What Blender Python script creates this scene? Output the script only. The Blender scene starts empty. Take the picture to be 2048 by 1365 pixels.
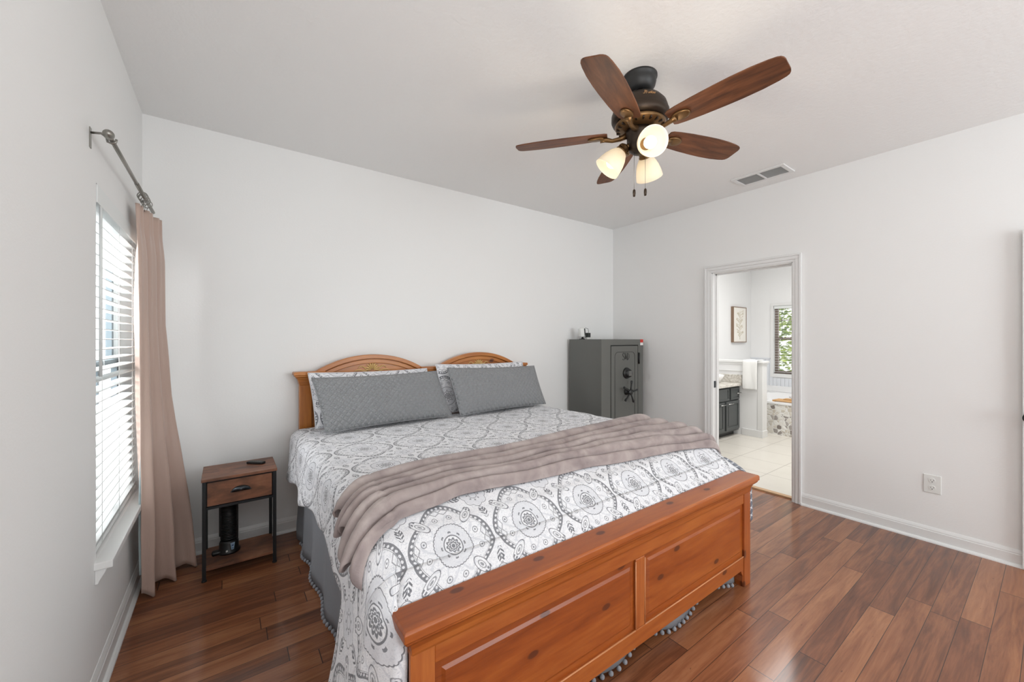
import bpy, math, random
from math import sin, cos, pi, radians, sqrt, atan2
from mathutils import Vector, Matrix, noise

random.seed(7)
SC = bpy.context.scene
COL = SC.collection

# ------------------------------------------------------------------ camera, world, lights, exposure
cam_d = bpy.data.cameras.new('camera')
cam_d.sensor_width = 36.0
cam_d.lens = 791.3 * 36 / 2048
cam_d.shift_y = -2.2 / 2048
cam_d.clip_start = 0.05
cam = bpy.data.objects.new('camera', cam_d)
COL.objects.link(cam)
cam.location = (0.4098, -3.2433, 1.3726)
cam.rotation_euler = (pi / 2, 0, -0.6258959)
SC.camera = cam

world = bpy.data.worlds.new('daylight')
SC.world = world
world.use_nodes = True
bg = world.node_tree.nodes['Background']
bg.inputs[0].default_value = (0.97, 0.99, 1.0, 1)
bg.inputs[1].default_value = 1.8

def area(name, loc, rot, sx, sy, watts, color=(1, 1, 1)):
    d = bpy.data.lights.new(name, 'AREA')
    d.shape = 'RECTANGLE'; d.size = sx; d.size_y = sy
    d.energy = watts; d.color = color
    o = bpy.data.objects.new(name, d); COL.objects.link(o)
    o.location = loc; o.rotation_euler = rot
    return o

# side-window daylight, plus added fill lights behind the camera and in the bathroom
area('added_back_fill', (3.0, -6.18, 1.5), (radians(-90 - 16), radians(0), pi), 2.1, 1.7, 56, (0.89, 0.96, 1.0))  # added fill light; no window is known behind the camera
area('daylight_side_window', (-1.3, -0.62, 2.2), (0, radians(-62), 0), 1.6, 1.6, 150, (0.95, 0.975, 1.0))
area('added_ceiling_fill', (0.5, -4.2, 1.75), (pi, radians(8), 0), 1.6, 1.8, 40, (0.97, 0.985, 1.0))  # added unseen uplight behind the camera, lifts the ceiling
area('added_bathroom_fill', (5.9, -1.6, 2.84), (0, 0, 0), 1.6, 1.0, 50, (1.0, 0.99, 0.97))  # added overhead fill to brighten the bathroom, not a known fixture

SC.view_settings.view_transform = 'Standard'
SC.view_settings.look = 'None'
SC.view_settings.gamma = 1.0
SC.view_settings.exposure = 0.16

# ------------------------------------------------------------------ helpers
def lin(r, g, b):
    f = lambda v: (v / 255 / 12.92) if v / 255 <= 0.04045 else ((v / 255 + 0.055) / 1.055) ** 2.4
    return (f(r), f(g), f(b), 1.0)

class E:
    """a float socket with arithmetic that builds Math nodes"""
    def __init__(s, t, sock): s.t = t; s.k = sock
    def op(s, o, *a):
        n = s.t.nodes.new('ShaderNodeMath'); n.operation = o
        for i, v in enumerate((s,) + a):
            if isinstance(v, E): s.t.links.new(v.k, n.inputs[i])
            else: n.inputs[i].default_value = float(v)
        return E(s.t, n.outputs[0])
    def __add__(s, o): return s.op('ADD', o)
    __radd__ = __add__
    def __mul__(s, o): return s.op('MULTIPLY', o)
    __rmul__ = __mul__
    def __sub__(s, o): return s.op('SUBTRACT', o)
    def __rsub__(s, o): return (s * -1) + o
    def __truediv__(s, o): return s.op('DIVIDE', o)
    def __neg__(s): return s * -1
    def abs(s): return s.op('ABSOLUTE')
    def floor(s): return s.op('FLOOR')
    def fract(s): return s.op('FRACT')
    def sin(s): return s.op('SINE')
    def cos(s): return s.op('COSINE')
    def sqrt(s): return s.op('SQRT')
    def atan2(s, o): return s.op('ARCTAN2', o)
    def gt(s, v): return s.op('GREATER_THAN', v)
    def lt(s, v): return s.op('LESS_THAN', v)
    def min(s, o): return s.op('MINIMUM', o)
    def max(s, o): return s.op('MAXIMUM', o)
    def pw(s, o): return s.op('POWER', o)
    def clamp(s):
        r = s.op('ADD', 0.0); r.k.node.use_clamp = True; return r
    def step(s, a, b):
        n = s.t.nodes.new('ShaderNodeMapRange'); n.interpolation_type = 'SMOOTHSTEP'
        s.t.links.new(s.k, n.inputs[0])
        n.inputs[1].default_value = a; n.inputs[2].default_value = b
        return E(s.t, n.outputs[0])
    def near(s, c, w):            # 1 on a line of half width w about value c
        return 1 - ((s - c).abs()).step(w * 0.6, w * 1.2)

class M:
    """material under construction"""
    def __init__(s, name, color=(200, 200, 200), rough=0.5, metal=0.0, **kw):
        s.m = bpy.data.materials.new(name); s.m.use_nodes = True
        s.t = s.m.node_tree
        s.b = s.t.nodes['Principled BSDF']
        s.set('Base Color', lin(*color)); s.set('Roughness', rough); s.set('Metallic', metal)
        for k, v in kw.items(): s.set(k.replace('_', ' '), v)
    def set(s, k, v):
        if isinstance(v, E): v = v.k
        if isinstance(v, bpy.types.NodeSocket): s.t.links.new(v, s.b.inputs[k])
        else: s.b.inputs[k].default_value = v
        return s
    def coord(s, kind='Object'):
        n = s.t.nodes.new('ShaderNodeTexCoord'); return n.outputs[kind]
    def xyz(s, sock):
        n = s.t.nodes.new('ShaderNodeSeparateXYZ'); s.t.links.new(sock, n.inputs[0])
        return [E(s.t, o) for o in n.outputs]
    def vec(s, *a):
        n = s.t.nodes.new('ShaderNodeCombineXYZ')
        for i, v in enumerate(a):
            if isinstance(v, E): s.t.links.new(v.k, n.inputs[i])
            else: n.inputs[i].default_value = float(v)
        return n.outputs[0]
    def scale(s, sock, v):
        n = s.t.nodes.new('ShaderNodeVectorMath'); n.operation = 'MULTIPLY'
        s.t.links.new(sock, n.inputs[0]); n.inputs[1].default_value = v
        return n.outputs[0]
    def noise(s, sock, scale=5, detail=3, rough=0.5, dist=0.0):
        n = s.t.nodes.new('ShaderNodeTexNoise'); s.t.links.new(sock, n.inputs['Vector'])
        n.inputs['Scale'].default_value = scale; n.inputs['Detail'].default_value = detail
        n.inputs['Roughness'].default_value = rough; n.inputs['Distortion'].default_value = dist
        return E(s.t, n.outputs[0])
    def white(s, sock):
        n = s.t.nodes.new('ShaderNodeTexWhiteNoise'); n.noise_dimensions = '3D'
        s.t.links.new(sock, n.inputs['Vector']); return E(s.t, n.outputs['Value'])
    def voro(s, sock, scale=5, rnd=1.0, feature='F1'):
        n = s.t.nodes.new('ShaderNodeTexVoronoi'); n.feature = feature
        s.t.links.new(sock, n.inputs['Vector']); n.inputs['Scale'].default_value = scale
        n.inputs['Randomness'].default_value = rnd
        return E(s.t, n.outputs['Distance']), n.outputs.get('Color')
    def mix(s, f, a, b):
        n = s.t.nodes.new('ShaderNodeMix'); n.data_type = 'RGBA'
        ins = [i for i in n.inputs if i.type == 'RGBA']
        if isinstance(f, E): s.t.links.new(f.k, n.inputs[0])
        else: n.inputs[0].default_value = f
        for i, v in zip(ins, (a, b)):
            if isinstance(v, tuple): i.default_value = lin(*v)
            else: s.t.links.new(v, i)
        return [o for o in n.outputs if o.type == 'RGBA'][0]
    def ramp(s, f, *stops):
        n = s.t.nodes.new('ShaderNodeValToRGB'); s.t.links.new(f.k, n.inputs[0])
        e = n.color_ramp.elements
        while len(e) < len(stops): e.new(0.5)
        for i, (p, c) in enumerate(stops): e[i].position = p; e[i].color = lin(*c)
        return n.outputs[0]
    def bump(s, h, strength=0.3, dist=0.01):
        n = s.t.nodes.new('ShaderNodeBump'); n.inputs['Strength'].default_value = strength
        n.inputs['Distance'].default_value = dist
        s.t.links.new(h.k, n.inputs['Height']); s.t.links.new(n.outputs[0], s.b.inputs['Normal'])
        return s

class MB:
    """mesh builder in world coordinates; build() links ONE object"""
    def __init__(s): s.v = []; s.f = []; s.uv = {}; s.sm = []
    def add(s, vs, fs, smooth=False, uv=None):
        k = len(s.v); s.v += [Vector(p) for p in vs]
        for i, f in enumerate(fs):
            s.f.append([k + j for j in f]); s.sm.append(smooth)
        if uv:
            for i, c in enumerate(uv): s.uv[k + i] = c
        return s
    def box(s, x0, x1, y0, y1, z0, z1, mat=None):
        P = [(x, y, z) for x in (x0, x1) for y in (y0, y1) for z in (z0, z1)]
        if mat: P = [mat @ Vector(p) for p in P]
        return s.add(P, [(0, 1, 3, 2), (4, 6, 7, 5), (0, 4, 5, 1), (2, 3, 7, 6), (0, 2, 6, 4), (1, 5, 7, 3)])
    def frame(s, axis, a, b, u0, u1, v0, v1, t, tv=None):
        """four bars round a rectangle in the two other axes, depth a..b along axis, butted not overlapped"""
        tv = t if tv is None else tv
        for (p0, p1, q0, q1) in ((u0, u1, v0, v0 + tv), (u0, u1, v1 - tv, v1), (u0, u0 + t, v0 + tv, v1 - tv), (u1 - t, u1, v0 + tv, v1 - tv)):
            r = [(p0, p1), (q0, q1)]; r.insert(axis, (a, b))
            s.box(*r[0], *r[1], *r[2])
        return s
    def prism(s, poly, axis, a, b, mat=None):
        """polygon in the two other axes (in x,y,z order) extruded along axis from a to b"""
        def mk(p, h):
            q = list(p); q.insert(axis, h); return Vector(q)
        n = len(poly)
        vs = [mk(p, a) for p in poly] + [mk(p, b) for p in poly]
        if mat: vs = [mat @ p for p in vs]
        fs = [tuple(range(n))[::-1], tuple(range(n, 2 * n))] + [(i, (i + 1) % n, n + (i + 1) % n, n + i) for i in range(n)]
        return s.add(vs, fs)
    def lathe(s, prof, c=(0, 0, 0), seg=32, mat=None, cap=True, smooth=True):
        """prof = [(r,z)...] about z"""
        vs = []; n = len(prof)
        for r, z in prof:
            for k in range(seg):
                a = 2 * pi * k / seg
                vs.append(Vector((r * cos(a), r * sin(a), z)))
        if mat: vs = [mat @ p for p in vs]
        vs = [p + Vector(c) for p in vs]
        fs = [(i * seg + k, i * seg + (k + 1) % seg, (i + 1) * seg + (k + 1) % seg, (i + 1) * seg + k) for i in range(n - 1) for k in range(seg)]
        s.add(vs, fs, smooth)
        if cap:
            b = len(s.v) - n * seg
            if prof[0][0] > 1e-6: s.f.append([b + k for k in range(seg)][::-1]); s.sm.append(False)
            if prof[-1][0] > 1e-6: s.f.append([b + (n - 1) * seg + k for k in range(seg)]); s.sm.append(False)
        return s
    def tube(s, pts, r, seg=8, cap=True):
        pts = [Vector(p) for p in pts]; n = len(pts)
        rs = r if isinstance(r, (list, tuple)) else [r] * n
        vs = []; up = None
        for i, p in enumerate(pts):
            t = (pts[min(i + 1, n - 1)] - pts[max(i - 1, 0)]).normalized()
            if up is None:
                up = Vector((0, 0, 1)) if abs(t.z) < 0.9 else Vector((1, 0, 0))
            a = t.cross(up).normalized(); up = a.cross(t).normalized()
            for k in range(seg):
                g = 2 * pi * k / seg
                vs.append(p + (a * cos(g) + up * sin(g)) * rs[i])
        fs = [(i * seg + k, i * seg + (k + 1) % seg, (i + 1) * seg + (k + 1) % seg, (i + 1) * seg + k) for i in range(n - 1) for k in range(seg)]
        if cap: fs += [tuple(range(seg))[::-1], tuple((n - 1) * seg + k for k in range(seg))]
        return s.add(vs, fs, True)
    def grid(s, fn, nu, nv, uvfn=None, flip=False):
        vs = []; uv = []
        for i in range(nu + 1):
            for j in range(nv + 1):
                vs.append(fn(i / nu, j / nv))
                uv.append(uvfn(i / nu, j / nv) if uvfn else (i / nu, j / nv))
        w = nv + 1
        fs = [(i * w + j, (i + 1) * w + j, (i + 1) * w + j + 1, i * w + j + 1) for i in range(nu) for j in range(nv)]
        if flip: fs = [f[::-1] for f in fs]
        return s.add(vs, fs, True, uv)
    def ball(s, c, rx, ry=None, rz=None, seg=14, rings=9):
        ry = ry or rx; rz = rz or rx
        prof = [(max(1e-5, sin(pi * i / rings)), -cos(pi * i / rings)) for i in range(rings + 1)]
        return s.lathe(prof, c, seg, Matrix.Diagonal((rx, ry, rz, 1)), cap=False)
    def build(s, name, mat, parent=None, bevel=0, solid=0, sub=0, seg=2):
        off = Vector((0, 0, 0)); p = parent
        while p is not None: off += p.location; p = p.parent
        me = bpy.data.meshes.new(name)
        me.from_pydata([v - off for v in s.v], [], s.f)
        me.update()
        for poly, sm in zip(me.polygons, s.sm): poly.use_smooth = sm
        if s.uv:
            ul = me.uv_layers.new(name='UVMap')
            for l in me.loops:
                ul.data[l.index].uv = s.uv.get(l.vertex_index, (0, 0))
        me.materials.append(mat.m if isinstance(mat, M) else mat)
        o = bpy.data.objects.new(name, me); COL.objects.link(o)
        if parent: o.parent = parent
        if solid:
            md = o.modifiers.new('thickness', 'SOLIDIFY'); md.thickness = solid; md.offset = 0
        if bevel:
            md = o.modifiers.new('edges', 'BEVEL'); md.width = bevel; md.segments = seg
            md.limit_method = 'ANGLE'; md.angle_limit = radians(40)
        if sub:
            md = o.modifiers.new('smooth', 'SUBSURF'); md.levels = sub; md.render_levels = sub
        return o

def tag(o, label, cat, group=None, kind=None):
    o['label'] = label; o['category'] = cat
    if group: o['group'] = group
    if kind: o['kind'] = kind
    return o

def thing(name, loc, label, cat, group=None):
    o = bpy.data.objects.new(name, None); COL.objects.link(o)
    o.location = loc; o.empty_display_size = 0.1
    return tag(o, label, cat, group)

def struct(o): o['kind'] = 'structure'; return o
def B(*a): return MB().box(*a)
def lerp(a, b, t): return a + (b - a) * t
def sstep(a, b, x):
    t = max(0, min(1, (x - a) / (b - a))); return t * t * (3 - 2 * t)
def interp(x, pts):
    if x <= pts[0][0]: return pts[0][1]
    for (a, b), (c, d) in zip(pts, pts[1:]):
        if x <= c: return lerp(b, d, sstep(a, c, x))
    return pts[-1][1]
def ilin(x, pts):
    if x <= pts[0][0]: return pts[0][1]
    for (a, b), (c, d) in zip(pts, pts[1:]):
        if x <= c: return lerp(b, d, (x - a) / (c - a))
    return pts[-1][1]
def nz(*p): return noise.noise(Vector(p))

# ------------------------------------------------------------------ materials
def wall_mat(name, col, tex, strength, rough=0.85):
    m = M(name, col, rough)
    m.bump(m.noise(m.coord(), tex, 4, 0.6), strength, 0.01)
    return m
WALL = wall_mat('wall_paint', (240, 240, 239), 90, 0.06)
CEIL = wall_mat('ceiling_paint', (244, 244, 243), 38, 0.22)
BATHW = wall_mat('bathroom_paint', (241, 241, 241), 90, 0.05)
TRIM = M('trim_white', (232, 232, 231), 0.4)
VINYL = M('white_vinyl', (234, 237, 236), 0.45)
FRAMEGREY = M('window_frame_grey', (120, 132, 138), 0.5)
BRONZE_FRAME = M('bronze_window_frame', (150, 134, 126), 0.5)

def floor_mat():
    m = M('bamboo_floor', rough=0.3)
    x, y, z = m.xyz(m.coord())
    wy = 0.0965
    r = (y + 2.957) / wy
    row = r.floor(); fy = r.fract()
    off = m.white(m.vec(row, 3.1, 0.0))
    px = x / 1.25 + off * 7.3
    idx = px.floor(); fx = px.fract()
    rnd = m.white(m.vec(row, idx, 1.0)); rnd2 = m.white(m.vec(row, idx, 8.0))
    g = m.noise(m.vec(x * 1.9 + rnd * 31, y * 20 + rnd2 * 17, 0.0), 1.0, 5, 0.62, 1.0)
    g2 = m.noise(m.vec(x * 6 + rnd * 9, y * 120, 0.0), 1.0, 3, 0.6)
    f = (g - 0.5) * 1.5 + (g2 - 0.5) * 0.55 + (rnd - 0.5) * 0.5 + 0.5
    c = m.ramp(f.clamp(), (0.0, (80, 46, 30)), (0.32, (117, 71, 46)), (0.6, (146, 93, 61)), (1.0, (174, 120, 83)))
    c = m.mix(rnd2 * 0.22, c, (134, 76, 46))
    dark = m.noise(m.vec(x * 22, y * 75, 2.0), 1.0, 2, 0.5).gt(0.74)
    c = m.mix(dark * 0.5, c, (62, 36, 26))
    gap = (fy - 0.5).abs().gt(0.488).max((fx - 0.5).abs().gt(0.4984))
    c = m.mix(gap * 0.9, c, (40, 24, 18))
    m.set('Base Color', c)
    m.set('Roughness', 0.30 + g2 * 0.14)
    m.set('Specular IOR Level', 0.3)
    edge = (fy - 0.5).abs().step(0.46, 0.5)
    m.bump((1 - edge) + m.noise(m.vec(x * 1.2, y * 16, 0.0), 1.0, 2) * 0.25, 0.12, 0.003)
    m.set('Coat Weight', 0.6); m.set('Coat Roughness', 0.13); m.set('Coat IOR', 1.5)
    return m
FLOOR = floor_mat()

def pine(name, axis=0, tint=(0, 0, 0), knots=True, seed=0.0):
    m = M(name, rough=0.33)
    c = m.xyz(m.coord())
    s = [9.0, 9.0, 9.0]; s[axis] = 0.9
    v = m.vec(*[c[i] * s[i] + seed * (i + 1) for i in range(3)])
    big = m.noise(v, 1.0, 2, 0.5, 0.6)
    fine = m.noise(m.scale(v, (7, 7, 7)), 1.0, 3, 0.6, 0.3)
    f = (big - 0.5) * 1.0 + (fine - 0.5) * 0.7 + 0.5
    T = lambda a: tuple(max(0, min(255, a[i] + tint[i])) for i in range(3))
    col = m.ramp(f.clamp(), (0.1, T((128, 62, 24))), (0.45, T((160, 84, 36))), (0.8, T((182, 106, 50))))
    if knots:
        o1, o2 = [c[i] for i in range(3) if i != axis]
        vn = m.t.nodes.new('ShaderNodeTexVoronoi'); vn.voronoi_dimensions = '2D'; vn.inputs['Scale'].default_value = 1.0
        m.t.links.new(m.vec(c[axis] * 2.6 + seed * 2.3, (o1 + o2) * 5.2 + seed * 1.9, 0.0), vn.inputs['Vector'])
        d = E(m.t, vn.outputs['Distance']); rr = m.xyz(vn.outputs['Color'])[0]
        on = rr.gt(0.32)
        k = (1 - d.step(0.045, 0.075)) * on
        halo = (1 - d.step(0.05, 0.22)) * on
        col = m.mix(halo * 0.35, col, T((138, 70, 28)))
        col = m.mix(k * 0.85, col, (84, 38, 18))
    m.set('Base Color', col); m.set('Roughness', 0.28 + fine * 0.15)
    m.set('Coat Weight', 0.15); m.set('Coat Roughness', 0.2)
    return m
PINE_X = pine('pine_along', 0, (0, -2, -6))
PINE_Z = pine('pine_upright', 2, (2, 0, 0), seed=1.7)
PINE_PANEL = pine('pine_panel', 0, (-8, -10, -12), seed=3.9)
PINE_HEAD = pine('pine_headboard', 0, (16, 22, 8), seed=5.2)
PINE_HEADZ = pine('pine_headboard_post', 2, (16, 22, 8), seed=2.2)
WORN_HIGHLIGHT = M('worn_highlight_wood', (206, 142, 96), 0.4)  # worn wood, lightened to carry the edge highlight in its colour
CARVE = M('carved_relief', (214, 178, 116), 0.5)

def rustic():
    m = M('rustic_brown_board', rough=0.45)
    x, y, z = m.xyz(m.coord())
    v = m.vec(x * 3.2, y * 12, z * 14)
    a = m.noise(v, 1.0, 5, 0.6, 0.8); b = m.noise(m.vec(x * 7, y * 9, z * 11), 1.0, 4, 0.6, 0.4)
    m.set('Base Color', m.ramp((a * 0.6 + b * 0.5 - 0.05).clamp(), (0.25, (50, 38, 33)), (0.40, (92, 62, 48)), (0.56, (138, 92, 68)), (0.75, (170, 122, 90))))
    return m
RUSTIC = rustic()
BLACKM = M('black_metal', (38, 40, 42), 0.45, 0.3)
BLACKP = M('black_plastic', (20, 21, 23), 0.4)
PEWTER = M('dark_pewter', (70, 74, 78), 0.32, 0.9)
NICKEL = M('brushed_nickel', (150, 148, 142), 0.35, 0.9)
CHROME = M('bright_chrome', (214, 214, 212), 0.25, 0.9)

def medallion_mat(name, base=(236, 236, 239), lo=(188, 191, 200), dk=(72, 74, 82), k=0.325):
    m = M(name, rough=0.9)
    m.set('Sheen Weight', 0.15)
    uv = m.coord('UV')
    u, v, _ = m.xyz(uv)
    wob = m.noise(uv, 9, 2) - 0.5
    a = u / k; b = v / (k * 1.12)
    ca = a.fract() - 0.5; cb = b.fract() - 0.5
    r = (ca * ca + cb * cb).sqrt()
    th = cb.atan2(ca)
    c4 = (th * 4).cos()
    R = 0.445 + c4 * 0.038
    q = r / R
    bead = (q - 0.93).abs() / 0.030
    bead = bead * bead + ((th * 26).sin()) * ((th * 26).sin()) / 0.62
    D = (q - 0.93).abs().lt(0.040) * (1 - bead.lt(1.0) * 0.9)
    D = D.max(q.near(0.992, 0.012)).max(q.near(0.868, 0.007) * 0.7)
    D = D.max((q - 0.975).abs().lt(0.015))
    # diagonal leaves laid over the band
    dl = (ca.abs() - 0.27).abs(); dm = (cb.abs() - 0.27).abs()
    s1 = (ca.abs() + cb.abs() - 0.54) * 0.707; s2 = (ca.abs() - cb.abs()) * 0.707
    leaf = (s1 / 0.115) * (s1 / 0.115) + (s2 / 0.052) * (s2 / 0.052)
    inside_leaf = leaf.lt(1.0)
    D = D * (1 - inside_leaf)
    D = D.max(leaf.near(0.96, 0.12)).max(leaf.near(0.22, 0.07) * 0.8).max(leaf.lt(0.05) * 0.8)
    # scalloped circle, inner circles, rosette
    R2 = 0.205 + (th * 18).sin().abs() * 0.008
    D = D.max((r - R2).near(0.0, 0.0055))
    D = D.max(r.near(0.100, 0.0065))
    pet = 0.055 + ((th * 5).cos().abs()) * 0.018
    D = D.max((r / pet).near(0.96, 0.16)).max((r / pet).near(0.55, 0.14)).max((r - 0.045).abs().lt(0.006) * ((th * 10).cos()).gt(0.0) * 0.9)
    D = D.max(r.lt(0.02))
    ticks = (r - 0.128 - ((th * 8).cos() - 0.5) * 0.008).abs().lt(0.008) * ((th * 8).cos()).gt(0.5)
    D = D.max(ticks * 0.95)
    # small star flowers between rosette and ring, on the axes
    fa = (ca.abs() - 0.29).abs(); 
    p1 = ((ca.abs() - 0.30) * (ca.abs() - 0.30) + (cb.abs() - 0.085) * (cb.abs() - 0.085)).sqrt()
    p2 = ((cb.abs() - 0.30) * (cb.abs() - 0.30) + (ca.abs() - 0.085) * (ca.abs() - 0.085)).sqrt()
    p = p1.min(p2)
    D = D.max(p.near(0.028, 0.005) * 0.8).max(p.lt(0.009))
    pl = ((ca.abs() - 0.39) * 1.0).abs() + ((cb.abs() - 0.05) * 0.6).abs()
    pl2 = ((cb.abs() - 0.39) * 1.0).abs() + ((ca.abs() - 0.05) * 0.6).abs()
    D = D.max(pl.min(pl2).near(0.035, 0.006) * 0.8)
    # interstitial flower at the cell corners with leaf sprigs
    ka = (a + 0.5).fract() - 0.5; kb = (b + 0.5).fract() - 0.5
    kr = (ka * ka + kb * kb).sqrt(); kt = kb.atan2(ka)
    KR = 0.145 + ((kt * 4).cos().abs()) * 0.022
    D = D.max((kr - KR).near(0.0, 0.005) * 0.8)
    D = D.max(kr.near(0.05, 0.006) * 0.7).max((kr - 0.075).abs().lt(0.012) * ((kt * 8).cos()).gt(0.5) * 0.8)
    ko = ((kt / (pi / 2) + 0.5).fract() - 0.5) * (pi / 2)
    sr = kr - 0.255; stn = (kr * ko).abs()
    blob = (sr / 0.085) * (sr / 0.085) + (stn / 0.042) * (stn / 0.042)
    D = D.max(blob.lt(1.0) * (((sr + stn * 0.9) * (2 * pi / 0.042)).sin()).gt(0.0) * stn.gt(0.003) * 1.1)
    spr = (kr - 0.235).abs().lt(0.022) * (((kt * 4).cos().abs()).gt(0.72)) * (((kr * 60 + (kt * 40).sin() * 1.5).sin()).gt(-0.1)) * ((kt * 44).sin().gt(-0.2))
    D = D.max(spr)
    # light grey scroll filling
    n1 = m.noise(m.scale(uv, (1, 1, 1)), 70, 2, 0.5, 1.6)
    G = (n1 - 0.5).abs().lt(0.028)
    ringfill = r.lt(0.205) * r.gt(0.1)
    cornerfill = kr.lt(0.15)
    G = (G * 0.55).max(ringfill * 0.32).max(cornerfill * 0.3)
    frond = (((r * 30) + (th * 8).sin() * 2.0).sin()).gt(0.82) * r.gt(0.21) * q.lt(0.78)
    G = G.max(frond * 0.42)
    n2 = m.noise(uv, 46, 3, 0.5, 2.0)
    fl = (n2 - 0.56).near(0.0, 0.008)
    D = D.max(fl * 0.2)
    col = m.mix(G, base, lo)
    col = m.mix((D * 0.78).clamp(), col, dk)
    m.set('Base Color', col)
    m.bump(m.noise(m.coord(), 14, 3, 0.5), 0.22, 0.02)
    return m
DUVET = medallion_mat('mandala_cotton')

def reverse_mat():
    m = M('reverse_lattice_cotton', rough=0.9)
    u, v, _ = m.xyz(m.coord('UV'))
    f = ((u * 2 * pi / 0.05).sin() + (v * 2 * pi / 0.06).sin()).abs()
    m.set('Base Color', m.mix(f.lt(0.28), (112, 116, 126), (214, 216, 220)))
    return m
REVERSE = reverse_mat()

def quilt_mat():
    m = M('grey_quilted_cotton', (136, 138, 140), 0.85)
    u, v, _ = m.xyz(m.coord('UV'))
    s = 2 * pi / 0.042
    p = ((u + v) * s * 0.5); q = ((u - v) * s * 0.5)
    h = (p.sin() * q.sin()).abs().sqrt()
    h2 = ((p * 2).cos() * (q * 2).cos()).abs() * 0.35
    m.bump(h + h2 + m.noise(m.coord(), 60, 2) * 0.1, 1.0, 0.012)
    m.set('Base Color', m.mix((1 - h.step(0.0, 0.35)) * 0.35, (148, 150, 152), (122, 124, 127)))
    m.set('Sheen Weight', 0.2)
    return m
QUILT = quilt_mat()

def plush():
    m = M('taupe_plush', rough=0.85)
    n = m.noise(m.coord(), 9, 3, 0.55, 0.5)
    m.set('Base Color', m.ramp(n, (0.3, (140, 127, 126)), (0.52, (164, 151, 148)), (0.75, (184, 172, 168))))
    m.set('Sheen Weight', 0.12); m.set('Sheen Roughness', 0.4)
    m.bump(m.noise(m.coord(), 140, 3, 0.6), 0.25, 0.004)
    return m
PLUSH = plush()
SKIRT = M('grey_skirt_cotton', (132, 134, 139), 0.9)
SKIRT.bump(SKIRT.noise(SKIRT.coord(), 30, 3), 0.2, 0.01)
POM = M('pompom_yarn', (146, 148, 154), 0.95)
MATT = M('white_ticking', (224, 222, 218), 0.9)
def curtain_mat():
    m = M('beige_satin', (190, 165, 152), 0.36)
    x, y, z = m.xyz(m.coord())
    n = m.noise(m.vec(x * 8, y * 8, z * 3.0), 1.0, 4, 0.6, 0.5)
    m.bump(n, 0.35, 0.02)
    m.set('Sheen Weight', 0.2)
    return m
CURT = curtain_mat()
LINING = M('pale_curtain_lining', (188, 204, 208), 0.8)

SAFE = M('charcoal_safe_paint', (102, 103, 99), 0.42)
SAFE.bump(SAFE.noise(SAFE.coord(), 260, 2), 0.1, 0.002)
SAFEDK = M('safe_black', (34, 35, 35), 0.4)
RED = M('red_sticker', (206, 52, 40), 0.5)
WHITEP = M('white_plastic', (232, 233, 230), 0.4)
SLOT = M('outlet_slot', (60, 60, 60), 0.6)

BRONZE = M('oil_rubbed_bronze', (64, 54, 46), 0.42, 0.75)
BRONZE2 = M('rubbed_bronze_highlight', (120, 92, 60), 0.36, 0.8)
BLACKB = M('matte_black_canopy', (46, 46, 46), 0.45, 0.3)
def blade_mat():
    m = M('walnut_blade', rough=0.5)
    u, v, _ = m.xyz(m.coord('UV'))
    n = m.noise(m.vec(u * 5, v * 34, 0.0), 1.0, 4, 0.6, 0.5)
    m.set('Base Color', m.ramp(n, (0.3, (72, 44, 30)), (0.5, (98, 60, 38)), (0.75, (122, 78, 50))))
    m.set('Specular IOR Level', 0.35)
    return m
BLADE = blade_mat()
def shade_mat():
    m = M('frosted_glass', (250, 246, 236), 0.5)
    t = m.t
    tr = t.nodes.new('ShaderNodeBsdfTranslucent'); tr.inputs[0].default_value = lin(255, 246, 226)
    mx = t.nodes.new('ShaderNodeMixShader'); mx.inputs[0].default_value = 0.4
    out = [n for n in t.nodes if n.type == 'OUTPUT_MATERIAL'][0]
    t.links.new(m.b.outputs[0], mx.inputs[1]); t.links.new(tr.outputs[0], mx.inputs[2])
    t.links.new(mx.outputs[0], out.inputs[0])
    return m
SHADE = shade_mat()
BULB = M('lit_bulb', (255, 250, 240), 0.5)
BULB.set('Emission Color', lin(255, 242, 220)); BULB.set('Emission Strength', 1.5)

GLASS = M('window_glass', (255, 255, 255), 0.02)
def clear_glass(m):
    t = m.t
    tr = t.nodes.new('ShaderNodeBsdfTransparent'); gl = t.nodes.new('ShaderNodeBsdfGlossy'); gl.inputs['Roughness'].default_value = 0.02
    mx = t.nodes.new('ShaderNodeMixShader'); mx.inputs[0].default_value = 0.05
    t.links.new(tr.outputs[0], mx.inputs[1]); t.links.new(gl.outputs[0], mx.inputs[2])
    out = [n for n in t.nodes if n.type == 'OUTPUT_MATERIAL'][0]
    t.links.new(mx.outputs[0], out.inputs[0])
clear_glass(GLASS)
TILE = M('cream_floor_tile', rough=0.28)
def tile_mat():
    m = TILE
    x, y, z = m.xyz(m.coord())
    tx = ((x - 4.43) / 0.46); ty = ((y + 1.95) / 0.46)
    g = (tx.fract() - 0.5).abs().gt(0.4935).max((ty.fract() - 0.5).abs().gt(0.4935))
    n = m.noise(m.coord(), 5, 4)
    c = m.mix(n * 0.6, (224, 219, 210), (206, 200, 189))
    m.set('Base Color', m.mix(g * 0.9, c, (158, 150, 140)))
tile_mat()
def pebble():
    m = M('pebble_tile', rough=0.45)
    x, y, z = m.xyz(m.coord())
    v = m.vec(x, y, z)
    d, c = m.voro(v, 19, 0.9)
    e, _ = m.voro(v, 19, 0.9, 'DISTANCE_TO_EDGE')
    rr = m.xyz(c)[0]
    col = m.ramp(rr, (0.1, (232, 230, 224)), (0.55, (206, 198, 184)), (0.75, (176, 170, 166)), (0.95, (138, 130, 124)))
    m.set('Base Color', m.mix(1 - e.step(0.02, 0.07), col, (238, 237, 234)))
    m.bump(e.step(0.0, 0.12), 0.4, 0.01)
    return m
PEBBLE = pebble()
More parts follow.
